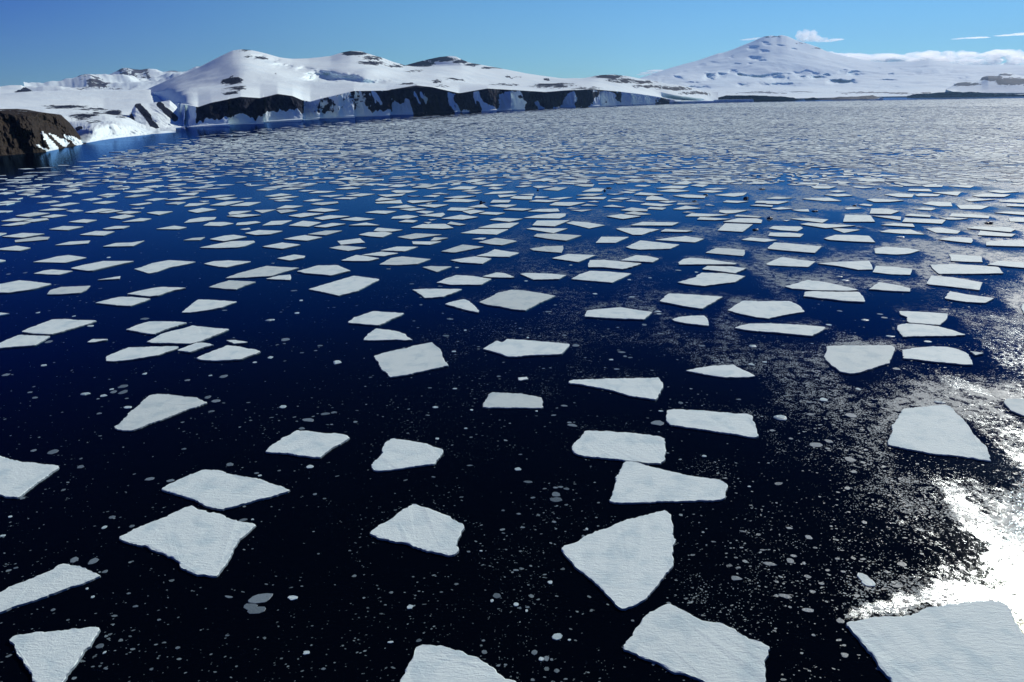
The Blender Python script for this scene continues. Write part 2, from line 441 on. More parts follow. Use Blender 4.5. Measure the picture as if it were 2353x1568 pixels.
'C2': """195,35 230,12 400,12 640,28 495,75 330,58
162,150 300,128 470,122 472,150 455,187 300,175 195,165
770,95 820,40 1075,42 950,95
1312,68 1440,50 1600,33 1765,60 1680,92 1500,80
1045,135 1180,73 1540,112 1450,150 1170,158 1090,148
2108,67 2190,45 2353,60 2440,70 2320,87
365,237 510,198 770,208 690,240 610,272
1775,187 1875,142 2030,150 2140,162 2140,195 2125,217 1950,202
992,257 1140,208 1240,215 1355,240 1290,273 1130,265
697,295 715,255 850,252 1197,285 1100,315 1015,337 850,320 705,318
1527,275 1570,245 1640,232 1800,245 2065,285 2050,293 1760,292 1535,295
1745,337 1790,307 2020,312 2155,330 2050,375 1870,350
72,380 130,372 350,378 498,393 430,428 195,433
540,428 620,385 720,352 900,360 1098,378 1000,425 915,460 750,447
1520,458 1690,410 1695,395 1740,370 1960,375 2148,402 2050,455 1760,492 1600,475
1360,632 1400,590 1445,560 1650,570 1945,590 1850,640 1750,700 1600,680
665,772 690,715 850,700 1000,687 1110,705 1292,732 1215,797 950,790
1470,797 1540,775 1640,765 1765,762 1800,795 1812,858 1690,845 1567,830 1490,812
1985,715 2050,670 2120,628 2353,632 2553,630 2643,670 2693,728 2553,750 2353,790 2260,780 2100,750""",
'C3': """0,30 20,2 200,3 330,15 295,42 100,38
515,55 620,22 800,25 930,32 985,90 780,82 560,68
-5,140 60,92 250,105 495,128 430,188 200,170 0,150
975,148 1080,130 1280,145 1400,165 1300,195 1180,203 985,192
1565,62 1700,42 1870,50 1885,75 1870,97 1700,80
2005,85 2200,70 2420,75 2430,130 2200,125 2005,118
1660,200 1770,205 1960,220 1975,272 1850,270 1680,262 1680,235
-20,290 50,255 130,225 280,250 435,267 370,317 180,310 0,300
455,285 650,270 930,260 960,310 960,340 830,343 640,308
962,365 990,307 1180,318 1328,335 1310,390 1130,385
1490,297 1700,290 1900,300 2120,318 2165,375 1850,380 1570,380 1520,340
2015,295 2120,262 2353,275 2430,280 2430,328 2353,325 2150,308
1455,470 1500,397 1700,412 1972,460 1945,530 1700,500 1480,478
155,497 360,437 520,455 700,495 835,528 730,536 400,530 220,515
325,585 345,545 400,539 600,545 830,545 880,590 890,637 730,630 500,605
925,520 1020,457 1180,480 1310,515 1310,543 1150,538
1622,607 1670,540 1850,572 2080,605 2000,648 1820,638
2325,690 2353,640 2420,600 2420,760 2353,745""",
'D0': """-60,560 0,532 60,535 0,555
730,550 880,515 1055,520 950,557
1430,497 1600,467 1718,482 1640,500
940,495 1060,470 1195,470 1130,492 980,500
448,500 580,470 770,475 620,507
1865,465 1930,435 2070,433 2150,447 2030,470
2168,462 2180,440 2353,425 2400,437 2270,458
2205,500 2290,487 2305,500 2250,505
2250,535 2380,507 2600,515 2480,545 2353,552
5,465 180,434 287,432 210,455 100,467
5,425 130,398 310,402 160,425
215,425 300,408 430,397 450,410 300,432
625,432 770,407 895,415 790,440
140,375 320,343 460,352 260,385
370,387 500,363 620,372 480,393
1000,393 1150,363 1240,378 1110,405
1118,433 1290,397 1395,402 1310,425
1690,440 1740,410 1850,390 1990,388 1970,410 1840,430
1345,348 1440,335 1590,335 1460,367
1725,330 1860,303 1990,318 1810,348
2098,350 2130,335 2315,330 2180,362 2110,366
2080,378 2240,360 2400,368 2210,390
2335,325 2540,317 2410,350
775,345 940,310 1060,316 860,348
905,348 1050,322 1135,328 980,350
1065,350 1180,332 1300,340 1190,357
605,330 700,318 765,327 670,340
350,328 500,305 625,315 500,327
1200,308 1327,300 1300,308 1250,312
-40,350 0,328 118,330 60,343
453,285 640,255 735,260 550,290
335,260 500,235 550,245 450,258
845,260 970,240 1083,245 960,267
745,230 870,212 940,217 830,235
1185,275 1370,252 1400,260 1270,280
1325,233 1430,215 1540,215 1410,237
1518,265 1620,248 1705,250 1630,270
1690,290 1740,262 1930,258 1800,285
1510,230 1680,205 1840,198 1650,230
1925,280 2080,245 2245,240 2060,281
2110,285 2260,252 2400,250 2280,285
1970,222 2080,205 2183,210 2070,230
1840,210 2020,185 2165,183 1990,210
1830,240 1920,238 1870,248
2200,217 2315,210 2260,220
-50,260 60,240 190,240 60,258
-40,282 0,267 135,257 60,275
70,220 210,210 160,225
890,192 990,170 1105,170 1010,188
925,200 1055,190 980,205
1140,205 1240,182 1390,180 1230,205
470,208 620,187 660,190 580,207
270,205 400,187 480,192 380,207
160,183 240,168 320,175 250,188
660,168 780,148 855,153 720,172
530,147 680,128 735,132 620,152
200,160 320,147 370,153 290,163
-40,175 50,158 135,163 40,178
1125,155 1330,133 1430,142 1250,163
1020,135 1190,118 1130,133
1625,182 1780,162 1830,163 1780,188
1540,152 1650,137 1715,145 1640,157
1725,155 1840,142 1905,150
1410,155 1545,147 1470,160
600,105 740,85 760,92 640,110
1320,110 1420,95 1480,100 1440,115 1380,117
1490,108 1660,95 1560,112
1770,118 1890,102 1905,112 1830,123
330,118 460,105 400,120
180,138 330,125 260,140
250,98 390,83 330,100
1780,78 1990,58 1900,77
1310,55 1400,43 1500,50 1420,60""",
'D1': """470,545 640,512 795,512 640,553
1875,535 2040,497 2320,500 2210,548
940,550 1030,527 1190,523 1255,535 1160,572 1060,565
1080,513 1120,485 1350,505 1250,520 1140,520
1420,485 1530,453 1740,450 1815,487 1720,495
2042,485 2180,452 2353,440 2420,440 2330,488 2180,488
2143,412 2220,395 2353,400 2455,403 2330,430
1755,450 1790,430 1930,455 1870,463
1540,435 1610,433 1580,447
300,465 430,422 600,437 480,475
55,465 140,425 335,417 230,457
530,475 700,442 825,450 640,482
850,463 1010,438 1140,463
770,410 920,388 1095,405 940,423
530,397 680,370 868,380 610,413
297,375 440,350 625,355 410,390
1240,402 1260,385 1390,368 1495,382 1400,402
1308,432 1380,412 1488,420 1440,437
1495,372 1720,348 1738,362 1700,387
1580,410 1660,408 1610,417
1700,402 1880,367 2045,387 1900,410
2045,357 2115,340 2290,348 2210,367
1895,335 2000,320 2105,333 1970,360
1468,340 1530,330 1635,335 1560,355
1000,345 1110,328 1293,333 1190,358
465,328 600,305 770,322 630,340
185,325 290,318 385,328 230,352
185,310 270,280 435,285 330,305
500,268 560,255 750,245 760,258 610,277
1318,315 1450,305 1568,312 1420,330
1200,303 1380,275 1475,297 1330,303
1475,280 1600,272 1770,273 1640,300
1755,325 1790,300 2015,305 1900,330
1945,297 2085,270 2135,300
2140,285 2250,272 2400,275 2300,300
2270,318 2353,305 2540,312 2450,328
1558,262 1615,255 1580,265
1093,252 1330,230 1347,262 1110,262
1093,235 1150,207 1295,223 1130,237
1385,243 1420,235 1672,235 1440,260
1715,245 1820,218 2055,233 1950,250
2153,255 2180,230 2345,232 2320,253
2222,185 2400,182 2353,195 2240,207
1115,183 1300,177 1375,170 1340,190 1200,202
820,193 970,170 1095,175 960,197
825,170 950,162 880,173
703,220 800,207 930,208 860,222
570,195 690,187 805,183 680,203
430,240 530,222 625,227 520,243
165,238 250,225 348,235 220,243
110,222 300,195 400,198 210,225
77,197 230,170 330,183 170,200
480,168 560,147 740,150 640,163
390,150 440,140 570,140 450,153
215,135 320,117 460,120 330,135
0,140 80,125 195,127 100,143
65,118 200,102 295,105 180,122
1240,150 1280,140 1490,145 1400,163 1290,165
1390,193 1510,193 1450,198
1530,198 1620,185 1690,187 1640,202
1615,175 1690,163 1778,178
1725,210 1860,193 2025,192 1880,213
1885,152 1960,137 2080,140 1990,153
1935,165 2080,159 2020,172
2090,178 2180,155 2353,150 2400,160 2250,172
1757,133 1880,105 2035,108 1970,133
2133,125 2180,112 2270,122 2200,133
1430,118 1530,90 1675,90 1570,118
1560,127 1650,114 1770,115 1620,130
1055,137 1180,128 1290,127 1150,142
725,130 860,110 965,120 840,132
1210,110 1320,95 1415,97 1310,112
725,45 840,20 940,25 870,45
850,50 970,32 1080,33 990,50
800,92 920,75 1010,80 900,97
985,93 1040,80 1135,80 1060,97
1105,93 1160,87 1265,85 1190,100
245,85 310,75 395,80 300,92
415,87 490,75 565,78 480,92
2070,103 2180,85 2310,90 2200,105
1970,83 2060,70 2180,72 2050,90
1910,60 2020,38 2115,42 2000,68""",
'D2': """955,495 1000,487 1180,488 1355,500 1250,530 1190,550 1110,550 1040,525
1365,520 1410,497 1660,513 1600,523
1085,463 1200,432 1535,437 1470,465
1888,510 1960,445 2215,454 2150,500 2120,523
1937,430 2080,398 2250,400 2302,415 2290,443 2080,436
1700,410 1730,387 2015,405 1870,415
1592,380 1650,352 1990,367 1800,382
2045,380 2070,365 2298,385 2270,392
868,380 1000,360 1185,380 1020,405
1030,353 1120,335 1280,362 1170,368
997,325 1100,300 1250,318 1240,333 1090,332
1240,310 1270,295 1420,303 1380,320
1478,315 1600,283 1740,307 1560,318
1567,345 1610,337 1690,345
1900,340 1910,325 2165,325 2050,350 1970,355
185,463 230,420 530,417 390,472
497,442 560,427 700,437 855,463 710,492
130,495 190,485 300,490 512,493 380,535
105,395 230,370 380,355 495,355 490,378 435,400
140,335 250,315 420,310 438,335 350,340
343,278 400,250 680,252 530,285
530,322 735,320 640,337
497,308 545,300 620,310
630,283 690,268 790,282
835,290 920,275 1045,298
152,243 230,228 440,235 330,250
690,248 760,238 805,250
875,243 890,228 1020,243
1045,240 1100,228 1225,248
1175,272 1230,258 1485,273 1370,290
1512,272 1530,258 1725,270
1230,230 1240,205 1290,190 1380,208 1450,233
1345,245 1430,238 1520,245 1430,257
1938,250 1970,235 2175,243 2070,257
1773,277 1810,270 1865,283
2185,280 2260,272 2400,280 2390,293
2230,255 2250,238 2400,240 2400,262
585,220 690,203 870,203 840,223
205,213 220,195 340,203 280,212
332,220 480,205 560,205 440,225
-20,215 20,195 187,195 182,225 90,223
60,180 200,173 200,190
905,220 1000,208 1090,215 1010,226
1120,180 1180,160 1390,180 1260,187
1480,190 1600,180 1780,192 1770,212 1600,208
1860,185 2000,170 2160,163 2130,188 2040,200
590,187 700,172 840,175 740,193
870,175 1030,172 940,182
975,160 1050,151 1140,157 1090,168
1015,135 1210,137 1110,150
640,155 740,123 850,127 820,152
280,135 390,113 510,117 420,145
568,93 640,85 758,87 740,107 660,107
1325,122 1460,100 1625,105 1560,125
1330,150 1470,130 1635,147 1510,157
1700,155 1800,140 1945,150 1840,163
1770,127 1900,120 1985,127 1860,135
1470,87 1600,52 1655,70 1610,88
1640,97 1700,87 1805,90 1750,110
1695,80 1790,68 1925,85
1125,103 1160,92 1280,95 1220,108
410,80 460,67 590,75 560,85
500,62 560,53 700,55 680,70
190,107 240,100 385,103 240,122
30,108 110,97 182,100 100,112
210,45 300,35 405,37 290,60
1035,57 1100,37 1275,45 1170,57
2040,45 2110,40 2265,42 2220,60
1885,60 1990,52 2095,57 2000,70
2145,80 2250,62 2380,70 2300,83""",
'D3': """5,492 50,470 300,475 322,490 270,518 120,508
295,452 370,440 600,455 805,465 670,478 530,488
592,495 650,492 845,505 700,533
690,430 710,365 940,372 985,430
935,355 950,308 1090,310 1205,333 1130,360
958,375 1150,378 1225,385 1220,415
1233,430 1260,397 1635,412 1600,448
1253,373 1310,357 1500,370 1490,388
1040,460 1150,445 1330,450 1350,478
1030,523 1110,502 1310,502 1440,547 1230,540
1455,493 1580,483 1770,515 1740,540 1540,530
1830,490 1900,473 2200,480 2275,500 2230,525
1930,553 1950,513 2275,545 2240,567
1665,380 1690,355 1900,362 2035,378 2030,398
205,402 380,398 555,410 500,440
137,417 205,415 170,425
820,478 888,485 850,480
1575,393 1655,394 1840,399 1760,410 1660,410
2210,395 2400,390 2400,435 2225,428
2080,345 2200,337 2400,345 2400,372
1735,280 1860,275 2035,287 1960,315 1770,312
1420,265 1500,245 1680,252 1695,287 1580,288
1345,315 1430,300 1545,310 1500,325
905,225 970,218 1250,235 1120,247 980,248
315,220 400,212 560,210 675,240 520,240
-20,218 80,200 225,213 100,222
-20,265 20,240 190,245 90,268
1810,225 1870,218 2095,225 1860,243
1875,190 2000,172 2230,180 2170,202 1930,200
1065,180 1200,170 1340,178 1325,205 1200,203
1350,185 1400,170 1585,180 1560,195 1380,195
1510,160 1780,155 1740,190
1285,145 1300,130 1480,130 1510,152
560,150 640,140 720,150 640,160
515,183 700,175 780,190 640,198
395,105 450,98 625,108 560,125 430,125
780,112 800,103 970,115 870,122
265,80 300,70 470,75 465,90
1410,97 1480,90 1610,95 1600,110 1450,110
1660,103 1740,95 1900,100 1860,118
2110,245 2240,225 2400,230 2400,258
2190,285 2210,270 2400,272 2400,292
700,305 760,297 860,308 730,317
830,275 880,265 965,275 940,287
218,322 370,315 380,337 300,335
25,310 120,297 230,310 100,318
2015,150 2090,140 2310,155 2150,167
940,10 1050,-3 1190,8 1080,13
815,45 900,35 1070,38 1070,62 850,57
570,65 640,58 770,68 700,78"""}
# loose chips and small pans: tile, centre, width, height (tile pixels), look (g = thin grey pan, w = snowy white chip)
CHIPS = {
'A0': """1800,985,150,58,g 1727,1045,98,44,g 1768,1067,125,46,g 2017,985,64,28,w 1583,65,52,22,g 1030,165,58,20,g 1172,176,52,16,g 556,80,42,18,g 2135,82,46,24,w 775,428,40,18,g 720,498,30,18,w 908,491,34,16,g 512,722,50,30,g 642,731,62,34,g 724,803,34,18,g 1676,447,56,16,g 687,1314,48,26,g 2112,1362,44,24,w 1224,1327,32,16,g 932,1042,34,12,g 638,978,20,14,w 720,1361,16,18,w 1768,125,34,12,g 155,297,30,14,g 2170,270,28,14,g 365,1066,24,14,g 18,557,30,12,w 1095,1135,22,12,g 1575,977,60,12,g 1565,1243,26,10,g 2228,1473,32,14,g 728,1470,30,12,g 1043,1475,22,14,g 70,425,24,10,w 1790,142,28,12,w 108,778,26,10,g 1740,444,20,9,w 887,953,26,10,g 600,921,18,10,w""",
'A1': """1218,98,48,24,w 1290,185,68,18,g 1480,271,62,40,g 1480,307,96,36,g 1552,233,46,16,g 1510,220,40,14,g 1475,225,36,12,g 1072,969,62,44,g 1038,1005,22,22,w 1206,1030,40,26,w 1283,1048,30,16,g 1233,1054,18,18,g 1278,1072,20,18,w 472,1048,46,26,w 340,1290,40,14,w 534,1278,40,20,g 985,1357,34,24,g 1490,1253,74,42,w 1330,1360,44,32,g 1380,1406,36,28,w 1414,1400,34,38,g 1450,1410,24,18,g 1487,1486,38,28,g 1572,1274,22,12,w 1440,877,34,22,w 1205,793,44,13,g 1222,405,34,12,g 1466,460,34,14,g 1115,382,26,12,g 1250,499,34,11,g 1692,510,20,16,w 1668,558,26,14,g 980,1278,24,14,g 878,665,30,12,g 634,151,30,9,g 1320,294,34,12,g 1547,1543,26,10,g 2008,1141,22,12,g 1131,1445,24,14,g 1082,1451,26,14,g 1318,1548,28,20,g 963,661,22,9,w 885,72,48,10,g 1116,538,26,10,g""",
'A2': """1250,850,76,60,w 1280,880,80,44,w 597,749,92,24,g 742,727,52,34,g 766,694,48,18,g 370,848,74,30,g 708,972,82,28,g 868,1070,74,26,g 869,567,46,26,g 736,503,46,14,g 663,197,62,18,g 1253,463,36,18,g 1516,753,60,26,g 1485,903,64,18,g 1410,806,38,12,g 957,885,42,16,g 865,838,42,22,g 898,940,40,16,g 1119,1378,46,26,g 1090,1142,56,28,g 1136,228,50,18,g 1155,30,70,34,g 461,218,26,9,w 1245,717,40,12,g 1340,1058,44,18,g 1203,1060,42,14,g 902,1240,26,14,g 150,8,34,10,g 1353,1473,34,16,g 552,654,42,9,g 839,746,22,18,g 213,597,32,9,g 1180,115,44,16,g 383,776,34,12,g 1110,804,34,12,g 1068,715,34,12,g 1000,794,34,14,g 915,639,30,11,g 416,526,46,12,g 407,638,28,10,g""",
'B0': """2127,757,96,24,g 2242,716,72,18,g 2300,706,44,13,g 2322,361,62,26,w 1543,457,52,24,g 1488,627,56,22,g 1432,601,40,20,g 848,566,50,26,g 848,526,52,22,g 782,564,44,18,g 880,671,50,15,w 587,579,54,14,w 713,591,42,14,w 367,976,62,26,g 1950,667,46,22,w 2080,816,44,18,g 1966,204,62,20,g 998,61,56,13,g 997,440,28,12,w 1862,328,38,16,w 1457,698,46,13,g 1290,484,38,11,g 302,382,34,11,w 624,111,38,9,w 335,219,42,16,g 38,447,42,14,g 240,604,34,10,g 2204,246,38,10,g 1267,957,30,10,g 1862,72,66,11,w 770,547,26,9,w 230,968,28,13,g 205,567,28,8,g 2080,295,30,8,g 1755,362,28,10,w 1450,452,24,8,w 2285,789,24,8,g 683,713,30,10,g""",
'B1': """2180,778,112,36,g 1592,794,72,20,g 1572,775,38,12,g 1616,244,52,20,g 722,178,52,14,g 746,62,46,12,g 648,671,42,15,w 783,543,32,9,w 1933,291,60,13,g 1860,343,34,9,w 1463,725,40,9,g 1535,660,48,12,g 1898,407,40,10,g 1992,328,36,9,g 855,140,20,10,w 2195,162,52,9,g 2088,102,42,14,g 1085,457,32,11,g 775,286,36,10,w 662,887,28,12,w 859,816,24,10,w 97,771,30,13,g 1538,174,32,9,g 1285,191,20,10,w 898,689,24,10,w 2337,640,36,16,g 2202,697,36,8,w 1346,697,20,9,w 1234,995,30,9,g 1956,319,28,13,g 1234,577,40,9,g 610,537,30,8,g""",
'B2': """675,742,92,34,w 972,618,56,22,w 1162,727,72,28,g 920,928,86,32,g 1007,903,52,22,g 1155,1030,62,30,g 482,250,58,18,w 474,375,40,15,w 1258,71,50,11,w 880,718,52,16,g 870,634,34,12,g 132,247,54,13,g 617,830,34,13,g 747,886,34,11,g 1475,405,46,14,g 1210,545,34,13,w 388,616,36,9,g 150,1007,34,14,w 567,359,36,9,w 1435,183,58,11,w 1008,103,40,9,w 1690,219,44,10,w 1775,638,60,13,w 1240,825,34,12,g 1095,693,30,10,g 1002,955,34,12,g 1262,963,32,10,g""",
'C0': """1330,793,76,15,g 680,770,24,9,w 995,231,30,9,w 232,370,28,11,g 348,738,26,9,w 75,383,34,9,g 2062,716,44,9,g""",
'C1': """413,626,36,13,w 378,741,44,13,w 125,808,84,12,w 350,535,64,9,g 1215,335,44,10,g 1845,324,40,10,w 1433,473,52,9,g 1692,495,52,9,g 1785,795,58,15,g 1515,665,30,13,g 155,283,34,9,g""",
'C2': """540,301,34,8,w 763,565,46,12,w 1100,595,60,11,w 1080,436,38,11,w 1340,728,62,15,w 1350,750,46,11,w 130,447,40,9,w 1525,350,56,8,w 398,667,34,9,g 1268,418,34,8,w 1180,627,44,8,g 1695,366,32,15,w 330,728,70,12,g 1180,705,40,9,g""",
'C3': """895,806,60,15,w 655,408,62,11,w 712,443,66,14,w 1030,750,50,9,g 1070,783,60,12,g 1220,42,62,10,w 1625,706,66,9,g 660,722,48,9,g"""}
# dark ice lumps far out: tile, x, y, width, height
LUMPS = """D1,2070,250,28,28 D1,2090,250,40,8 D2,1780,182,40,14 D2,2152,209,44,20 D2,2297,128,58,9 D2,1677,238,40,11 D2,2237,500,54,12 D3,18,395,48,18 D3,2030,440,60,18 D2,238,138,22,10 D2,852,138,20,16 D2,890,118,48,9 D3,796,280,32,9 D3,430,330,56,9 D3,1018,128,30,7 D2,1615,28,40,9"""

HANDLABELS = [
 (40, 1095, 'wedge floe cut by the left photo edge, its blunt tip pointing right'),
 (515, 1122, 'wide diamond floe lying just above the big ragged kite floe'),
 (430, 1240, 'big ragged kite-shaped floe with a crumbling lower corner, below the wide diamond'),
 (110, 1350, 'long slanting strip floe entering from the left photo edge'),
 (120, 1500, 'triangle floe pointing down in the bottom left corner'),
 (955, 1215, 'lone five-sided floe with a chipped right corner in open black water'),
 (1425, 1285, 'tall fan-shaped floe narrowing to a point at the bottom, faint crack on its right'),
 (1535, 1108, 'trapezoid floe with a ragged narrow right end, above the fan-shaped floe'),
 (1050, 1530, 'rounded floe cut by the bottom photo edge near the middle'),
 (1600, 1480, 'coarse-crusted slanting floe at the bottom, right of the fan-shaped one'),
 (2160, 1480, 'very large floe filling the bottom right corner beside the glitter'),
 (2155, 990, 'large trapezoid floe above the white sun glitter at the right'),
 (360, 950, 'axe-head floe with a long tapering lower left corner, alone at left'),
 (705, 1020, 'four-sided floe with a notched left side, left of the pointed-right one'),
 (935, 1045, 'floe with a stepped upper left side, right of the notched four-sided one'),
 (1180, 920, 'small flat-bottomed trapezoid floe below the tiny square chip'),
 (1420, 1025, 'blocky rectangular floe nearly touching the ragged trapezoid below it'),
 (1637, 970, 'long rectangular floe with a faint crack, a grey pan at its left corner'),
 (1425, 890, 'slim sail-shaped floe tapering to a point at its left'),
 (1655, 852, 'low tent-shaped floe with a small peak and a narrow right tail'),
 (1975, 825, 'broad shield-shaped floe rounded at the bottom, left of a flat floe'),
 (2155, 815, 'flat-bottomed floe just right of the broad shield-shaped one'),
 (2330, 935, 'floe cut by the right photo edge near the big trapezoid'),
 (1210, 798, 'long floe with a bite out of its top left and a bent lower edge'),
 (943, 825, 'tilted rectangular floe with saw-toothed right side'),
 (890, 768, 'small humped floe just above the tilted rectangular one'),
 (863, 730, 'four-sided floe just above the small humped one'),
 (1785, 755, 'long thin plank-like floe below the many-sided broad one'),
 (1762, 710, 'broad seven-sided floe just above the long plank-like one'),
 (2140, 757, 'long low floe tapering right, touching the blocky one above'),
 (2120, 730, 'blocky floe with a nibbled left side, touching the long low one below'),
 (322, 812, 'long club-shaped floe, lowest left of the close group of five'),
 (430, 768, 'largest long floe of the close group of five at left'),
 (360, 750, 'upper left four-sided floe of the close group of five'),
 (448, 797, 'smallest slab squeezed in the middle of the close group of five'),
 (525, 810, 'teardrop floe, lower right of the close group of five'),
 (135, 750, 'long slanting floe at left, just above the one at the photo edge'),
 (45, 783, 'slanting floe touching the left photo edge, under another slanting floe'),
]


# ------------------------------------------------------------------ noise on arrays
def _hash(i, j, s):
    a = (i.astype(np.int64) * 374761393 + j.astype(np.int64) * 668265263 + s * 982451653) & 0x7fffffff
    a = ((a ^ (a >> 13)) * 1274126177) & 0x7fffffff
    return ((a ^ (a >> 16)) & 0xffff) / 65535.0

def vnoise(x, y, seed=0):
    xi = np.floor(x); yi = np.floor(y)
    fx = x - xi; fy = y - yi
    fx = fx * fx * (3 - 2 * fx); fy = fy * fy * (3 - 2 * fy)
    xi = xi.astype(np.int64); yi = yi.astype(np.int64)
    a = _hash(xi, yi, seed); b = _hash(xi + 1, yi, seed); c = _hash(xi, yi + 1, seed); d = _hash(xi + 1, yi + 1, seed)
    return (a * (1 - fx) + b * fx) * (1 - fy) + (c * (1 - fx) + d * fx) * fy

def fbm(x, y, seed=0, octaves=4, gain=0.5):
    s = 0; amp = 1; tot = 0
    for k in range(octaves):
        s = s + amp * vnoise(x * 2 ** k + 17.3 * k, y * 2 ** k - 9.1 * k, seed + k)
        tot += amp; amp *= gain
    return s / tot

def smooth(x, a, b):
    t = np.clip((x - a) / (b - a), 0, 1)
    return t * t * (3 - 2 * t)

# ------------------------------------------------------------------ the terrain: lofted through curves read off the photograph
def interp(us, pts):
    """curve (u, v, dist); dist None = on the water line"""
    pu = [p[0] for p in pts]
    pd = []
    for p in pts:
        if p[2] is None:
            g = ground(p[0], p[1]); pd.append(math.hypot(g.x, g.y))
        else:
            pd.append(p[2])
    return np.interp(us, pu, [p[1] for p in pts]), np.interp(us, pu, pd)

def smooth1(a, k):
    if k < 2: return a
    ker = np.hanning(k + 2)[1:-1]; ker /= ker.sum()
    return np.convolve(np.pad(a, (k, k), mode='edge'), ker, mode='same')[k:-k]

def loft(name, u0, u1, du, curves, rows, mat, amp, rock, seed, back=1.25, bumps=(), ease=None, sm=7, rib=None, label=None, shore=True, dsm=70, warps=(), stair=None, vsm=None, rsm=40, offaxis=False):
    """curves front to back in (u, v, distance); rows[k] rows between curve k and k+1; amp[k]: (height noise m, wavelength m) at curve k"""
    us = np.arange(u0, u1 + du, du)
    cv = []
    for c in curves:
        v, d = interp(us, c)
        cv.append((smooth1(v, sm if vsm is None else vsm[len(cv)]), smooth1(d, sm if shore and len(cv) == 0 else max(sm, int(dsm / du)))))
    if shore:  # foot follows the water line exactly and dips under it
        v0, d0 = cv[0]
    if offaxis:   # distances were estimated along the picture's axis; correct them with the true distance of the water line
        est = CAMZ * FOC / (cv[0][0] - (214 + (2353 - us) * 0.0105))
        cv = [cv[0]] + [(v, d * cv[0][1] / est) for v, d in cv[1:]]
    soft = smooth1(cv[-1][0], int(rsm / du))
    V, D, K = [], [], []
    for k in range(len(cv) - 1):
        n = rows[k]
        for r in range(n):
            t = r / n
            e = t if ease is None or ease[k] == 1 else t ** ease[k]
            up_ = cv[k + 1][0]
            if k == len(cv) - 2: up_ = soft + (up_ - soft) * t ** 3
            V.append(cv[k][0] * (1 - e) + up_ * e)
            D.append(cv[k][1] * (cv[k + 1][1] / cv[k][1]) ** t)
            K.append(k + t)
    V.append(cv[-1][0]); D.append(cv[-1][1]); K.append(len(cv) - 1.0)
    V = np.array(V); D = np.array(D); K = np.array(K)
    U = np.broadcast_to(us, V.shape)
    # ribs and gullies push the face towards or away from the viewer
    if rib is not None:
        wgt = np.interp(K, rib['k'], rib['w'])[:, None]
        lat = U * D / FOC / 1.0
        rn = fbm(lat / rib['wl'] + K[:, None] * 0.35, K[:, None] * 1.3 + lat * 0, seed + 50, 5, 0.55) - 0.5
        D = D + wgt * rib['a'] * rn * 2
    if stair is not None:   # steps added to the cliff: faces turned square to the viewer fall in shade
        lr, k0, k1, jit = stair
        q0 = np.log(cv[0][1]) / math.log(lr)
        q = q0 + (fbm(us / 60.0, us * 0 + 2.2, seed + 9, 2) - .5) * jit
        q = q[None, :] + (fbm(us[None, :] / 16.0 + K[:, None] * 0, K[:, None] * 2.2 + us[None, :] * 0, seed + 8, 3) - .5) * .08
        fl = np.floor(q); fr = q - fl
        off = cv[0][1][None, :] * (lr ** (fl - q0[None, :] - .16) - 1)
        wK = (1 - smooth(K, k0, k1))[:, None]
        D = D + wK * off
        U = U - wK * 3.4 * (1 - smooth(fr, 0, .10))   # hides the sunlit return of each added step behind the nearer face
    Uw = U + (fbm(U / 12.0, V / 4.0, seed + 31, 3) - .5) * 16; Vw = V + (fbm(U / 18.0, V / 6.0, seed + 32, 3) - .5) * 5
    for (wu, wr, vt, vb, ve, A) in warps:   # steep scoops: the lower part of a slope is pushed back under the upper
        D = D + A * np.exp(-np.abs((Uw - wu) / wr) ** 3) * smooth(Vw, vt, vb) * (1 - smooth(Vw, vb, ve))
    xr = (U - W / 2) / FOC; yr = (HH / 2 - V) / FOC
    dx = fwd.x + rt.x * xr + up.x * yr; dy = fwd.y + rt.y * xr + up.y * yr; dz = fwd.z + rt.z * xr + up.z * yr
    if shore:
        D = np.minimum(D, np.where(dz < 0, CAMZ / np.maximum(-dz, 1e-6) * np.hypot(dx, dy), 1e9))
    s = D / np.hypot(dx, dy)
    X = dx * s; Y = dy * s; Z = CAMZ + dz * s
    ah = np.interp(K, range(len(amp)), [a[0] for a in amp])[:, None]
    wl = amp[len(amp) // 2][1]
    nz = fbm(X / wl, Y / wl, seed, 6, 0.5) - 0.5
    Z = Z + ah * 2 * nz
    for (bu, bv, ru, rv, h) in bumps:
        Z = Z + h * np.exp(-((U - bu) / ru) ** 2 - ((V - bv) / rv) ** 2)
    if shore:
        Z[0] = -3.0
    rk = rock(U, V, K[:, None] + 0 * U)
    # far side falls away behind the ridge
    Xb, Yb = X[-1] * back, Y[-1] * back
    Xm, Ym = X[-1] * (1 + (back - 1) * .25), Y[-1] * (1 + (back - 1) * .25)
    X = np.vstack([X, Xm, Xb]); Y = np.vstack([Y, Ym, Yb]); Z = np.vstack([Z, Z[-1] * 0.8 - 5, Z[-1] * 0 - 20])
    rk = np.vstack([rk, rk[-1], rk[-1] * 0])
    nr, nc = X.shape
    verts = np.stack([X, Y, Z], -1).reshape(-1, 3)
    i = np.arange(nr * nc).reshape(nr, nc)
    f = np.stack([i[:-1, :-1], i[:-1, 1:], i[1:, 1:], i[1:, :-1]], -1).reshape(-1, 4)
    me = bpy.data.meshes.new(name)
    me.from_pydata(verts.tolist(), [], f.tolist())
    me.materials.append(mat)
    a = me.attributes.new('rock', 'FLOAT', 'POINT')
    a.data.foreach_set('value', rk.reshape(-1).astype(np.float32))
    sm_ = np.ones((nr - 1, nc - 1), bool)
    if stair is not None: sm_[:int(np.searchsorted(K, stair[2]))] = False
    me.polygons.foreach_set('use_smooth', sm_.reshape(-1).tolist())
    me.update()
    o = bpy.data.objects.new(name, me)
    scene.collection.objects.link(o)
    tag(o, label, None, None, 'structure')
    return o

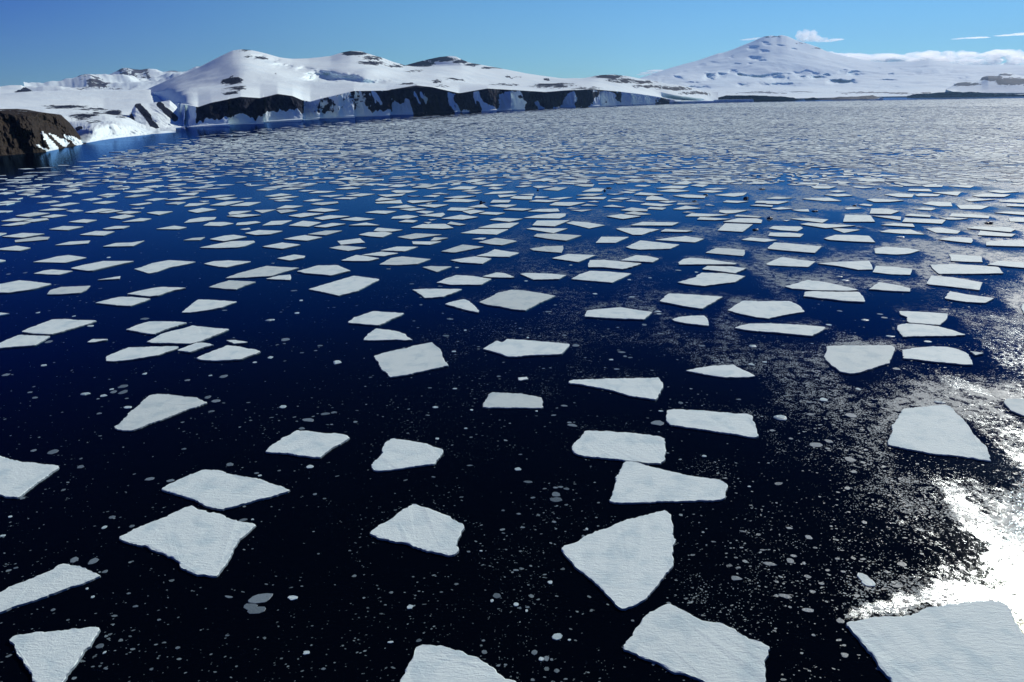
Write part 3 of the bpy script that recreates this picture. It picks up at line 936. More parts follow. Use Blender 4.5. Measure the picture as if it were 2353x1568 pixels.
def spots(lst, base=0.0):
    def f(U, V, K):
        r = np.full(U.shape, base, float)
        U0 = U
        U = U + (fbm(U / 7.0, V / 2.5, 12, 4) - .5) * 16; V = V + (fbm(U0 / 11.0, V / 2.2, 13, 4) - .5) * 7
        for (a, b, ra, rb, w) in lst:
            r = np.maximum(r, 1.28 * w * np.exp(-(((U - a) / ra) ** 2 + ((V - b) / rb) ** 2) ** 1.5))
        return r
    return f

M_T_HEAD = mat_terrain('headland_rock', (0.010, 0.009, 0.008, 1), (0.055, 0.044, 0.033, 1), 0.06, 0.22, 3.2)
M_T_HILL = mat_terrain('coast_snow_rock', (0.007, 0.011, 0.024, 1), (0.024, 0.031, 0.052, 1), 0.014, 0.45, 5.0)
M_T_FAR = mat_terrain('mountain_snow', (0.05, 0.05, 0.06, 1), (0.12, 0.12, 0.14, 1), 0.0016, 1.0, 30.0)

# near brown headland
def rock_head(U, V, K):
    r = np.ones(U.shape) * 1.9
    U = U + (fbm(U / 5.0, V / 5.0, 8, 3) - .5) * 9; V = V + (fbm(U / 6.0, V / 3.5, 9, 3) - .5) * 9
    # snow aprons between the buttresses
    def apron(u0, v0, u1, v1, w, wid):
        t = np.clip(((U - u0) * (u1 - u0) + (V - v0) * (v1 - v0)) / ((u1 - u0) ** 2 + (v1 - v0) ** 2), 0, 1)
        dd = np.hypot(U - (u0 + t * (u1 - u0)), V - (v0 + t * (v1 - v0)))
        return (dd < (w + wid * t))
    for a in ((96, 302, 124, 342, 2.0, 8), (114, 307, 150, 330, 1.5, 6), (148, 312, 182, 329, 3, 5), (83, 332, 112, 348, 1, 2.5)):
        r = np.where(apron(*a), -0.3, r)
    r = np.where(K > 1.2, 0.75, r)
    r = np.where(K > 2.0, np.clip(0.75 - (K - 2) * .8, 0, 1), r)
    return r
loft('headland', -90, 197, 0.9,
     [[(-90, 366, None), (0, 359, None), (60, 354, None), (100, 350, None), (117, 346.5, None), (155, 339, None), (197, 331, None)],
      [(-90, 256, 835), (0, 262, 850), (60, 264, 860), (85, 262, 900), (110, 263, 950), (140, 268, 1010), (160, 284, 1030), (176, 303, 1045), (190, 325, 1090), (197, 330.5, 1120)],
      [(-90, 249, 905), (0, 250.5, 910), (40, 250.5, 930), (60, 252, 960), (85, 257, 985), (140, 264, 1040), (160, 283, 1055), (176, 302, 1080), (190, 324, 1110), (197, 330.2, 1135)]],
     [110, 16], M_T_HEAD, [(0, 30), (5, 45), (1.0, 40)], rock_head, 3, offaxis=True, back=1.18, ease=[0.9, 1], sm=3,
     rib=dict(k=[0, .15, .7, 1, 2], w=[.15, 1, 1, .6, 0], a=58, wl=30), label='brown rocky headland with snow aprons at its foot')

# snow foreland behind the headland
rock_f = spots([(150, 246, 60, 4.5, .62), (215, 251, 40, 3.5, .6), (190, 268, 42, 8, .6), (262, 259, 22, 7, .75), (283, 270, 25, 5, .5), (230, 261, 40, 3, .5), (205, 275, 45, 9, .45), (310, 265, 14, 8, .6), (182, 295, 8, 6, .9)])
loft('snow_foreland', -90, 404, 1.4,
     [[(-90, 318, None), (120, 318, None), (155, 322, None), (185, 328, None), (200, 328.7, None), (250, 320, None), (300, 314, None), (347, 309.6, None), (352, 308.6, None), (404, 304, None)],
      [(-90, 300, 1300), (120, 300, 1300), (150, 300, 1250), (180, 300, 1160), (197, 299, 1110), (210, 294, 1100), (230, 291, 1130), (262, 289, 1190), (300, 294, 1240), (335, 304, 1262), (352, 308.0, 1290), (404, 303, 1400)],
      [(-90, 280, 1400), (100, 268, 1400), (180, 272, 1400), (240, 270, 1420), (280, 275, 1450), (310, 287, 1460), (335, 301, 1350), (352, 306, 1330), (404, 296, 1600)],
      [(-90, 235, 2500), (100, 243, 2500), (180, 247, 2500), (240, 251, 2600), (300, 250, 2600), (330, 250, 2600), (352, 250, 2600), (404, 262, 2600)],
      [(-90, 222, 3800), (60, 211, 3900), (100, 208.5, 4000), (180, 207.5, 4100), (290, 207, 4100), (345, 206.5, 4100), (372, 216, 4100), (404, 236, 4100)]],
     [22, 16, 22, 26], M_T_HILL, [(0, 60), (10, 90), (6, 70), (2, 200), (3, 300)], rock_f, 21, offaxis=True, back=1.1, sm=9,
     dsm=16, rib=dict(k=[0, .3, 1, 1.5, 4], w=[.2, 1, .8, .2, 0], a=22, wl=26), label='white snowfield sloping down to a low ice cliff')

# second, striped headland
def rock_h2(U, V, K):
    r = np.ones(U.shape) * 0.12
    def stripe(u0, v0, u1, v1, w, s):
        t = np.clip(((U - u0) * (u1 - u0) + (V - v0) * (v1 - v0)) / ((u1 - u0) ** 2 + (v1 - v0) ** 2), 0, 1)
        dd = np.hypot(U - (u0 + t * (u1 - u0)), V - (v0 + t * (v1 - v0)))
        return s * np.exp(-(dd / w) ** 4)
    for a in ((316, 240, 340, 268, 8, 1.1), (366, 240, 402, 272, 7, 1.1), (296, 258, 312, 290, 6, 1.0), (340, 270, 358, 298, 7, 1.1), (266, 256, 282, 264, 6, .9), (352, 280, 362, 296, 5, .9)):
        r = np.maximum(r, stripe(*a))
    return r
loft('headland', 286, 434, 0.8,
     [[(286, 303, None), (310, 303, None), (335, 300.5, None), (362, 298.7, None), (390, 295.5, None), (415, 293, None), (434, 291.5, None)],
      [(286, 300, 1560), (300, 292, 1580), (335, 280, 1600), (362, 279, 1620), (395, 283, 1650), (418, 285, 1700), (434, 291.4, 1760)],
      [(286, 296, 1640), (297, 272, 1800), (304, 250, 1880), (312, 238, 1900), (345, 237, 1950), (390, 231, 2000), (405, 243, 1950), (417, 266, 1900), (425, 273, 1880), (434, 291.2, 1860)]],
     [20, 70], M_T_HILL, [(0, 60), (5, 70), (2, 70)], rock_h2, 33, offaxis=True, back=1.15, sm=3,
     rib=dict(k=[0, .3, 1.6, 2], w=[.2, 1, 1, .2], a=38, wl=38), label='snowy headland striped with dark rock gullies')

# coastal hills with the long dark cliff
shore_h = [(300, 254, None), (396, 266, None), (410, 291, None), (418, 293.4, None), (480, 289, None), (588, 282.5, None), (610, 280, None), (702, 275, None), (777, 268.8, None), (919, 263, None), (990, 260, None), (1150, 253.5, None), (1378, 243.7, None), (1443, 240.6, None), (1553, 236.2, None), (1600, 235.3, None), (1650, 234.6, None)]
shd = [(p[0], math.hypot(*ground(p[0], p[1])[:2])) for p in shore_h]
def sd(u, add):
    return float(np.interp(u, [p[0] for p in shd], [p[1] for p in shd])) + add
ctop = [(300, 250), (402, 238), (430, 240), (454, 246), (484, 236), (552, 222.5), (597, 226), (637, 216), (672, 221), (692, 230), (712, 234), (740, 226), (812, 209), (887, 208), (912, 203.5), (956, 196), (994, 201), (1054, 215), (1119, 204), (1219, 210), (1252, 212.5), (1294, 208.5), (1361, 205), (1424, 211), (1470, 217), (1507, 223), (1553, 231), (1600, 233.5), (1650, 234.3)]
foot = [(u, v, sd(u, 14)) for (u, v, d) in [(p[0], p[1] - 2.5, 0) for p in shore_h]]
ctop3 = [(u, v, sd(u, 58)) for u, v in ctop]
lip = [(u, v - 1.5, sd(u, 190)) for u, v in ctop]
mid = [(300, 222, 5300), (350, 214, 4700), (402, 207, 3700), (454, 205, 3400), (552, 190, 3400), (637, 188, 3500), (700, 196, 3700), (812, 188, 3900), (912, 188, 4200), (994, 190, 4500), (1119, 194, 5400), (1252, 196, 6200), (1361, 190, 6600), (1424, 197, 7000), (1507, 211, 7600), (1553, 222, 7600), (1650, 232, 8800)]
ridge = [(300, 213, 5600), (325, 208, 5500), (340, 205, 5400), (370, 190, 5200), (400, 176, 5150), (430, 165, 5100), (460, 152, 5050), (490, 137, 5000), (515, 125, 5000), (535, 117, 5000), (555, 114.5, 5000), (575, 116, 5050), (600, 121, 5100), (640, 131, 5200), (670, 134.5, 5300), (710, 134.5, 5400), (760, 129, 5500), (785, 121, 5550), (805, 116.5, 5600), (830, 117, 5650), (850, 123, 5700), (880, 132, 5800), (905, 142, 5900), (930, 150, 6000), (970, 155, 6200), (1010, 152, 6400), (1060, 150, 6600), (1100, 157, 6800), (1150, 164, 7000), (1200, 171, 7200), (1260, 178, 7600), (1300, 181, 7800), (1345, 179.5, 8000), (1375, 173.5, 8000), (1410, 172, 8000), (1440, 175, 8000), (1480, 181, 8200), (1540, 193, 8400), (1590, 203, 8600), (1650, 211, 9000)]
def rock_c(U, V, K):
    sv = np.interp(U, [p[0] for p in shore_h], [p[1] for p in shore_h])
    tv = np.interp(U, [p[0] for p in ctop], [p[1] for p in ctop])
    h = (sv - V) / np.maximum(sv - tv, 1)
    lat = fbm(U / 14.0, U * 0 + 3.3, 5, 4, .55)
    lat2 = fbm(U / 46.0, U * 0 + 1.3, 15, 3, .55)
    wu = np.interp(U, [440, 456, 690, 700, 800, 812, 880, 900, 1424, 1432, 1500, 1507, 1550, 1556], [0, 1, 1, .42, .42, .6, .8, 1, 1, .05, .05, .7, .7, 0])
    bot = np.interp(U, [440, 480, 560, 620, 690, 900, 960, 1424], [.30, .30, .42, .32, .30, .05, -.10, -.10])
    bot = bot + (lat - .5) * 0.55 + (lat2 - .5) * .5
    r = wu * 1.02 * smooth(h, bot - .12, bot + .14) * np.where(K < 2.05, 1, 0)
    # open snow gullies in the long cliff
    gn = fbm(U / 30.0 + h * .5, h * 0.8 + U * 0, 27, 4, .55)
    r = r - 1.3 * smooth(gn, .56, .66) * smooth(1.06 - h, 0, .30) * smooth(U, 700, 760)
    for gu, gw in ((1165, 11), (1305, 10), (1378, 14)):
        r = r - 1.1 * np.exp(-((U - gu - (h - .4) * 18) / (gw * (1.5 - h))) ** 2) * smooth(1.05 - h, 0, .35)
    top = spots([(532, 190, 28, 9, .62), (545, 205, 32, 7, .58), (525, 215, 25, 4, .5), (560, 117, 22, 3.5, .5), (572, 133, 14, 6, .55), (600, 137, 22, 6, .5), (655, 150, 20, 5, .35), (635, 174, 5, 2, .6),
                 (815, 122, 34, 6, .72), (860, 132, 36, 4.5, .55), (855, 143, 40, 7, .55), (905, 150, 30, 4, .55), (950, 162, 30, 3, .45),
                 (1045, 184, 24, 5.5, .62), (1005, 188, 18, 4, .4), (940, 192, 28, 2.5, .5), (1010, 197, 30, 2.5, .42), (1160, 193, 45, 4, .5), (1270, 197, 60, 6, .55), (1400, 177, 36, 6, .75), (1430, 188, 40, 7, .58), (1470, 189, 40, 5, .62), (1500, 200, 60, 5, .55), (1345, 203, 50, 3, .5), (1550, 204, 50, 4, .6), (1600, 215, 40, 4, .62), (1180, 177, 20, 1.8, .5), (1256, 184, 6, 2.5, .6), (1165, 176, 4, 2, .6)])(U, V, K)
    return np.where(K > 1.98, np.maximum(np.clip(r, 0, 2) * (K < 2.05), top), r)
loft('coastal_hills', 300, 1650, 1.6,
     [shore_h, foot, ctop3, lip, mid, ridge], [3, 44, 6, 34, 60], M_T_HILL,
     [(0, 300), (2, 300), (4, 300), (4, 500), (24, 520), (12, 700)], rock_c, 41, back=1.1, ease=[1, 1, 1, .8, .9], sm=5, vsm=[3, 3, 4, 4, 30, 5],
     bumps=[(850, 168, 30, 8, 14), (560, 160, 50, 25, 16)],
     rib=dict(k=[0, 1, 1.3, 1.9, 2.3, 5], w=[0, .2, 1, .8, 0, 0], a=13, wl=60), stair=(1.075, 2.0, 3.2, .9), warps=[(738, 30, 158, 186, 192, 430), (790, 34, 166, 184, 192, 260), (700, 14, 152, 160, 168, 110), (650, 22, 145, 154, 164, 150), (850, 40, 178, 188, 196, 130), (590, 18, 124, 134, 144, 110), (620, 20, 132, 142, 152, 110), (900, 60, 186, 194, 202, 90)], label='snow covered coastal hills above a long dark sea cliff')

# hill behind with a shaded left face
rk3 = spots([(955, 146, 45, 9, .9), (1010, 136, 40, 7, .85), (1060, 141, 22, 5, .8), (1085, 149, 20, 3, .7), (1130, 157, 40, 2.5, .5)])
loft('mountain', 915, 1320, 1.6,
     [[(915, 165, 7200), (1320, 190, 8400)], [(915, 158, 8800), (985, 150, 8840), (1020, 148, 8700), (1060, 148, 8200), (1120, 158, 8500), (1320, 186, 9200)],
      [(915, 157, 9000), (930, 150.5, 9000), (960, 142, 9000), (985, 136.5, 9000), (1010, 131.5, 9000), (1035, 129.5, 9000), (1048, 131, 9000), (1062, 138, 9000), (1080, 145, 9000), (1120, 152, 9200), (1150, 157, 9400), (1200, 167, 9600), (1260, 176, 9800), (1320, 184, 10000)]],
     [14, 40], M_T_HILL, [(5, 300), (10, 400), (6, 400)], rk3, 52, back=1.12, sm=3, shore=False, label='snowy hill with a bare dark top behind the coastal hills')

# far jagged range on the left and the low peak at the edge
loft('mountain', 60, 480, 1.0,
     [[(60, 222, 9000), (480, 222, 9000)],
      [(60, 214, 12000), (150, 208, 12000), (230, 198, 12000), (300, 186, 12000), (360, 190, 12000), (480, 190, 12000)],
      [(60, 214, 15000), (85, 207, 15000), (100, 205, 15000), (145, 207, 15000), (157, 198, 15000), (175, 201, 15000), (200, 190, 15000), (220, 186, 15000), (240, 180, 15000), (255, 177, 15000), (270, 172, 15000), (283, 165, 15000), (292, 163.5, 15000), (305, 167, 15000), (325, 170, 15000), (345, 166, 15000), (360, 166, 15000), (375, 171, 15000), (392, 163, 15000), (403, 164, 15000), (420, 165, 15000), (440, 155, 15000), (450, 151, 15000), (462, 152, 15000), (480, 158, 15000)]],
     [16, 46], M_T_FAR, [(40, 900), (420, 1300), (90, 900)], spots([(285, 172, 20, 5, .6), (320, 172, 40, 5, .5), (215, 200, 40, 6, .5), (400, 168, 18, 5, .6), (160, 203, 20, 3, .5)], .20), 61, back=1.1, sm=1, shore=False, label='distant jagged snow range beyond the snowfield')
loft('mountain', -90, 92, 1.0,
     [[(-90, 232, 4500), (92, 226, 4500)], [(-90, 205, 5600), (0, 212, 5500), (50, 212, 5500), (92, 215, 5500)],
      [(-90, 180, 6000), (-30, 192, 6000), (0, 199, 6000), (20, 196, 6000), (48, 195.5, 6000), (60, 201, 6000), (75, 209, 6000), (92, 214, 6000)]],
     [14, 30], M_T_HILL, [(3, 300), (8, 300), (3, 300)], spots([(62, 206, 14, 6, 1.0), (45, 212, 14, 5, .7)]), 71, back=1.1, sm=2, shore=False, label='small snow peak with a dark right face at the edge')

# the volcano and its long snow apron
v_shore = [(1380, 232, 12000), (1640, 229, 12500), (1830, 226.5, 13500), (2030, 222.3, 17500), (2130, 220.8, 17500), (2353, 219.0, 18000), (2480, 218.4, 18000)]
v_a = [(1380, 212, 16000), (1640, 215, 17000), (1830, 211, 18500), (2030, 210, 20500), (2353, 208, 21000), (2480, 206, 21000)]
v_b = [(1380, 205, 20000), (1640, 203, 21000), (1830, 198, 22500), (2030, 195, 24000), (2353, 192, 24500), (2480, 190, 24000)]
v_c = [(1380, 196, 25000), (1520, 180, 25500), (1640, 174, 26000), (1830, 170, 27500), (2030, 172, 28000), (2353, 172, 28000), (2480, 168, 28000)]
v_r = [(1380, 197, 33000), (1440, 187, 33000), (1468, 180, 33000), (1500, 169.5, 33000), (1540, 157, 33000), (1580, 146, 33000), (1600, 140.5, 33000), (1625, 132, 33000), (1650, 123, 33000), (1662, 121, 33000), (1680, 115, 33000), (1705, 105, 33000), (1725, 97, 33000), (1745, 88, 33000), (1757, 84, 33000), (1772, 82, 33000), (1785, 83.5, 33000), (1795, 81, 33000), (1808, 83, 33000), (1820, 88, 33000), (1833, 94, 33000), (1860, 102, 33000), (1880, 109, 33000), (1895, 116.5, 33000), (1920, 124, 33000), (1960, 134, 33000), (2000, 141.5, 33000), (2040, 143, 33000), (2100, 141, 33000), (2135, 137.5, 33000), (2160, 141, 33000), (2200, 147.5, 33000), (2260, 149, 33000), (2353, 150, 33000), (2480, 151, 33000)]
R4 = [(1520,200,60,20),(1400,245,80,30),(1545,225,60,12),(1670,230,60,10),(1510,280,60,18),(1780,262,60,14),(1430,340,110,30),(1480,365,60,16),(1205,332,30,16),(1060,390,130,25),(930,412,60,25),(1250,402,60,12),(1380,400,60,14),(1020,462,70,18),(1215,457,60,28),(1000,505,80,50),(1110,490,70,22),(1110,520,60,12),(780,470,60,14),(560,505,140,26),(690,495,40,12),(660,535,220,28),(1290,495,70,22),(1450,505,240,34),(1640,510,140,50),(1860,470,160,18),(1980,480,60,24),(1850,520,60,24),(1980,520,100,30),(2225,465,60,30),(2330,475,80,44),(2090,495,50,20),(850,575,150,16),(900,605,240,24),(1310,585,110,20),(1650,585,330,36),(2200,565,200,24)]
R5 = [(1040,500,120,28),(820,495,80,12),(1360,535,90,20),(1560,515,150,40),(950,562,50,16),(1220,542,80,14),(1700,600,120,12),(660,468,100,12),(1280,485,80,12),(920,640,170,14),(750,705,140,12),(980,698,160,14),(1700,675,260,26),(590,540,160,50),(200,590,110,34),(450,645,250,40)]
scoops = []
for lst, ua, sc in ((R4, 1378.6, 4.0), (R5, 1838.0, 4.572)):
    for x, y, w, h in lst:
        u = ua + x / sc; v = 46 + y / sc; hw = w / sc * .55; hh = max(h / sc, 3.5)
        g = 68 if v < 168 else 170
        scoops.append((u, hw, v - hh / 2, v + hh / 2, v + hh / 2 + hh * .8 + 2, g * hh * .66))
loft('volcano', 1380, 2480, 1.3, [v_shore, v_a, v_b, v_c, v_r], [30, 34, 60, 110], M_T_FAR,
     [(0, 900), (20, 900), (60, 1500), (120, 1500), (20, 1200)],
     spots([(1785, 84, 14, 3, .55), (1762, 85, 8, 2.5, .5), (1840, 99, 12, 2, .5), (1880, 112, 22, 2.5, .5), (2000, 213, 120, 3, .5), (2180, 215, 200, 3, .45), (1760, 212, 120, 3, .45)], 0.0),
     83, back=1.08, sm=3, shore=False, warps=scoops, label='broad snow volcano with a long white apron across the bay')

def low_rocks(u0, u1, sh, tp, seed, label, w=1.3, amp=6, rockb=None):
    n = 'shore_cliff'
    return loft(n, u0, u1, 1.0, [sh, tp], [14], M_T_HILL, [(0, 60), (amp, 120)], rockb or (lambda U, V, K: np.full(U.shape, w)), seed, back=1.12, sm=2,
         rib=dict(k=[0, .4, 1], w=[.2, 1, .3], a=60, wl=110), label=label)
low_rocks(1640, 1850, [(1640, 233.4, None), (1731, 231.9, None), (1825, 230, None), (1850, 229.7, None)],
          [(1640, 226, 9200), (1662, 221.5, 9200), (1668, 219.5, 9300), (1760, 220, 9500), (1822, 224, 9900), (1830, 228.5, 10200), (1850, 229, 10400)], 91, 'low dark cliff on the far shore left of the small iceberg')
low_rocks(1850, 2030, [(1850, 229.9, None), (1950, 229.0, None), (2030, 227.6, None)],
          [(1850, 226.5, 10500), (1870, 224, 10800), (1880, 227.5, 10800), (1905, 227, 10900), (1925, 223, 11000), (1990, 221, 11500), (2005, 219, 11600), (2015, 222, 11600), (2030, 226.5, 12000)], 95, 'broken dark reef at the end of the far cliff', 1.0)
low_rocks(2085, 2420, [(2085, 221.3, None), (2200, 220.3, None), (2300, 219.7, None), (2420, 219, None)],
          [(2085, 220.6, 15500), (2110, 216, 15500), (2160, 213.5, 15600), (2190, 211, 15700), (2250, 212.5, 16000), (2290, 216, 16200), (2353, 217.5, 16500), (2420, 217.5, 16500)], 99, 'long low blue cliff along the far right shore', .95, 14)
loft('mountain', 2175, 2440, 1.2,
     [[(2175, 207, 18700), (2200, 214, 18700), (2440, 214, 18700)],
      [(2175, 206, 20000), (2200, 199, 20000), (2255, 188, 20000), (2270, 180, 20000), (2300, 180, 20000), (2353, 182, 20000), (2440, 182, 20000)],
      [(2175, 204, 21500), (2200, 191, 21500), (2250, 186, 21500), (2256, 178, 21500), (2268, 174.5, 21500), (2290, 175, 21500), (2300, 168.5, 21500), (2320, 168, 21500), (2345, 175, 21500), (2440, 182, 21500)]],
     [22, 16], M_T_HILL, [(10, 800), (40, 800), (10, 500)], spots([(2275, 180, 26, 6, 1.2), (2325, 188, 34, 9, 1.3), (2400, 190, 60, 10, 1.3), (2310, 171, 22, 3, .8), (2215, 194, 40, 4, .9)]), 105, back=1.05, sm=2, shore=False, label='dark rocky bluff rising from the snow apron')

# ------------------------------------------------------------------ floes
def frac_outline(pts, step, jag, seed):
    """closed outline -> denser outline with broken, slightly irregular edges"""
    rr = random.Random(seed)
    off = rr.uniform(0, 1000)
    if step < 3:
        q_ = []
        for i in range(len(pts)):
            a, p_, c_ = pts[i - 1], pts[i], pts[(i + 1) % len(pts)]
            la = math.hypot(a[0] - p_[0], a[1] - p_[1]); lc = math.hypot(c_[0] - p_[0], c_[1] - p_[1])
            k1 = min(.35, rr.uniform(.05, .45) / max(la, .01)); k2 = min(.35, rr.uniform(.05, .45) / max(lc, .01))
            q_ += [(p_[0] + (a[0] - p_[0]) * k1, p_[1] + (a[1] - p_[1]) * k1), (p_[0] + (c_[0] - p_[0]) * k2, p_[1] + (c_[1] - p_[1]) * k2)]
        pts = q_
    out = []
    n = len(pts)
    s = 0.0
    for i in range(n):
        ax, ay = pts[i]; bx, by = pts[(i + 1) % n]
        L = math.hypot(bx - ax, by - ay)
        k = max(1, int(L / step))
        nx, ny = (by - ay) / max(L, 1e-6), -(bx - ax) / max(L, 1e-6)
        for j in range(k):
            t = j / k
            x = ax + (bx - ax) * t; y = ay + (by - ay) * t
            d = 0.0
            if step < 3:
                q = (s + L * t)
                d = (mnoise.noise(Vector((q * 0.55, off, 0))) * 1.0 + mnoise.noise(Vector((q * 1.7, off, 7))) * 0.6 + mnoise.noise(Vector((q * 4.3, off, 3))) * 0.45) * jag
            out.append((x + nx * d, y + ny * d))
        s += L
    return out

def area2(p):
    return sum(p[i][0] * p[(i + 1) % len(p)][1] - p[(i + 1) % len(p)][0] * p[i][1] for i in range(len(p)))

def inset(p, d):
    n = len(p); out = []
    for i in range(n):
        ax, ay = p[i - 1]; bx, by = p[(i + 1) % n]
        dx, dy = bx - ax, by - ay
        L = math.hypot(dx, dy) or 1
        out.append((p[i][0] - dy / L * d, p[i][1] + dx / L * d))
    return out

def floe_geo(pts, h, step, jag, seed, detail):
    if area2(pts) < 0: pts = pts[::-1]
    o = frac_outline(pts, step, jag, seed)
    n = len(o)
    rr = random.Random(seed * 3 + 1)
    verts = []; faces = []; fm = []
    if detail:
        rings = [(o, -0.25, 0.10), (o, 0.02, -0.03), (o, h * 0.55, 0.0), (o, h * 0.92, 0.03), (o, h, 0.16)]
    else:
        rings = [(o, -0.1, 0.0), (o, h, 0.0)]
    for k, (p, z, d) in enumerate(rings):
        q = inset(p, d) if d else p
        for i, (x, y) in enumerate(q):
            j = rr.uniform(-1, 1)
            zz = z + (j * 0.05 if detail and k == 3 else (mnoise.noise(Vector((x * .7, y * .7, seed))) * 0.05 if k == len(rings) - 1 and detail else 0))
            verts.append((x, y, zz))
    for k in range(len(rings) - 1):
        for i in range(n):
            a = k * n + i; b = k * n + (i + 1) % n
            faces.append((a, b, b + n, a + n)); fm.append(1 if k < (len(rings) - 2 if detail else 1) else 0)
    b0 = (len(rings) - 1) * n
    faces.append(tuple(range(b0, b0 + n))); fm.append(0)
    return verts, faces, fm

floes = []
for key, txt in FLOES.items():
    x0, y0, s = TILES[key]
    for ln in txt.split('\n'):
        nn = [float(c) for c in ln.replace(',', ' ').split()]
        pp = list(zip(nn[::2], nn[1::2]))
        px = [((x0 + x / s) / 4096 * W, (y0 + y / s) / 4096 * W) for x, y in pp]
        cu = sum(p[0] for p in px) / len(px); cvv = sum(p[1] for p in px) / len(px)
        A = abs(area2(px)) / 2
        floes.append(dict(px=px, cu=cu, cv=cvv, A=A))
for i, f in enumerate(floes):
    rr = random.Random(i + 5)
    g = ground(f['cu'], min(f['cv'], 1600))
    f['d'] = math.hypot(g.x, g.y)
    f['h'] = rr.uniform(0.26, 0.36) if f['d'] < 260 else rr.uniform(0.20, 0.34)
    f['w'] = [tuple(ground(u, v, f['h'])[:2]) for u, v in f['px']]
    us = [p[0] for p in f['px']]; vs = [p[1] for p in f['px']]
    f['bw'] = max(us) - min(us); f['bh'] = max(vs) - min(vs)
floes.sort(key=lambda f: -f['A'])

HAND = {}  # (u, v) of the floe's middle -> how it looks
for u, v, s in HANDLABELS:
    HAND[min(range(len(floes)), key=lambda i: math.hypot(floes[i]['cu'] - u, floes[i]['cv'] - v))] = s

def simp_corners(px):
    """how many corners read in the picture"""
    p = list(px)
    ch = True
    while len(p) > 3:
        best = None
        for i in range(len(p)):
            a, b, c = p[i - 1], p[i], p[(i + 1) % len(p)]
            L = math.hypot(c[0] - a[0], c[1] - a[1]) or 1
            d = abs((c[0] - a[0]) * (b[1] - a[1]) - (c[1] - a[1]) * (b[0] - a[0])) / L
            if best is None or d < best[0]: best = (d, i)
        w = max(q[0] for q in px) - min(q[0] for q in px)
        h = max(q[1] for q in px) - min(q[1] for q in px)
        if best[0] > 0.09 * math.sqrt(w * h): break
        p.pop(best[1])
    return len(p)

used_labels = set()
def place_words(u, v, dec=0):
    x = u / W * 100; y = v / HH * 100
    x = min(max(x, 0), 100); y = min(max(y, 0), 100)
    fm_ = '%%.%df' % dec
    return (fm_ % x) + ' percent across and ' + (fm_ % y) + ' percent down the photo'

def auto_label(size, shape, u, v, noun):
    for dec in (0, 1, 2):
        s = '%s %s %s, %s' % (size, shape, noun, place_words(u, v, dec))
        if s not in used_labels: break
    used_labels.add(s)
    return s

N_IND = 300
for i, f in enumerate(floes[:N_IND]):
    d = f['d']
    step = 0.35 if d < 150 else (0.55 if d < 230 else (0.9 if d < 300 else 1.6))
    jag = 0.26 if d < 150 else (0.24 if d < 260 else 0.12)
    verts, faces, fm = floe_geo(f['w'], f['h'], step, jag, i + 1, d < 330)
    cx = sum(v[0] for v in verts) / len(verts); cy = sum(v[1] for v in verts) / len(verts)
    verts = [(x - cx, y - cy, z) for x, y, z in verts]
    o = mesh_obj('ice_floe', verts, faces, [M_SNOW, M_EDGE], None, fm)
    o.location = (cx, cy, 0)
    if i in HAND:
        lab = HAND[i]; used_labels.add(lab)
    else:
        n = simp_corners(f['px']); r = f['bw'] / max(f['bh'], 1)
        shape = {3: 'three-sided', 4: 'four-sided', 5: 'five-sided'}.get(n, 'many-sided')
        size = ('thin' if r > 7 else 'flat' if r > 4.5 else 'broad')
        lab = auto_label(('large ' if f['A'] > 3000 else 'middling ' if f['A'] > 900 else 'small ') + size, shape, f['cu'], f['cv'], 'snowy floe')
    tag(o, lab, 'ice floe', 'snow covered ice floes drifting on the bay', 'thing')

# the rest of the field out to the far shore, as cracked sheets drifting apart
LEAD_U = [-200, 0, 150, 300, 480, 700, 900, 1300, 1560, 1700, 2600]
LEAD_V = [405, 398, 375, 342, 308, 287, 272, 248.5, 239, 235.2, 221.5]
SHORE_V = [-1] * 11
def accept(x, y):
    u, v = project(x, y, 0.0)
    return v, (v > np.interp(u, LEAD_U, LEAD_V)) & (u > -260) & (u < W + 260)

def row_limit(u):
    # the photographed outlines end here; nearer floes are placed above
    return np.interp(u, [-100, 200, 450, 590, 900, 1180, 1300, 1770, 1900, 2353], [442, 436, 436, 432, 428, 425, 424, 424, 430, 424])

FV, FF = [], []
nvt = 0
def add_prisms(quads, h):
    """quads (N,4,2), h (N,)"""
    global nvt
    N = len(quads)
    z0 = np.full((N, 4, 1), -0.1); z1 = np.broadcast_to(h[:, None, None], (N, 4, 1))
    v = np.concatenate([np.concatenate([quads, z0], 2), np.concatenate([quads, z1], 2)], 1)
    FV.append(v.reshape(-1, 3))
    b = nvt + np.arange(N)[:, None] * 8
    for a, c in ((0, 1), (1, 2), (2, 3), (3, 0)):
        FF.append(np.concatenate([b + a, b + c, b + c + 4, b + a + 4], 1))
    FF.append(np.concatenate([b + 4, b + 5, b + 6, b + 7], 1))
    nvt += N * 8

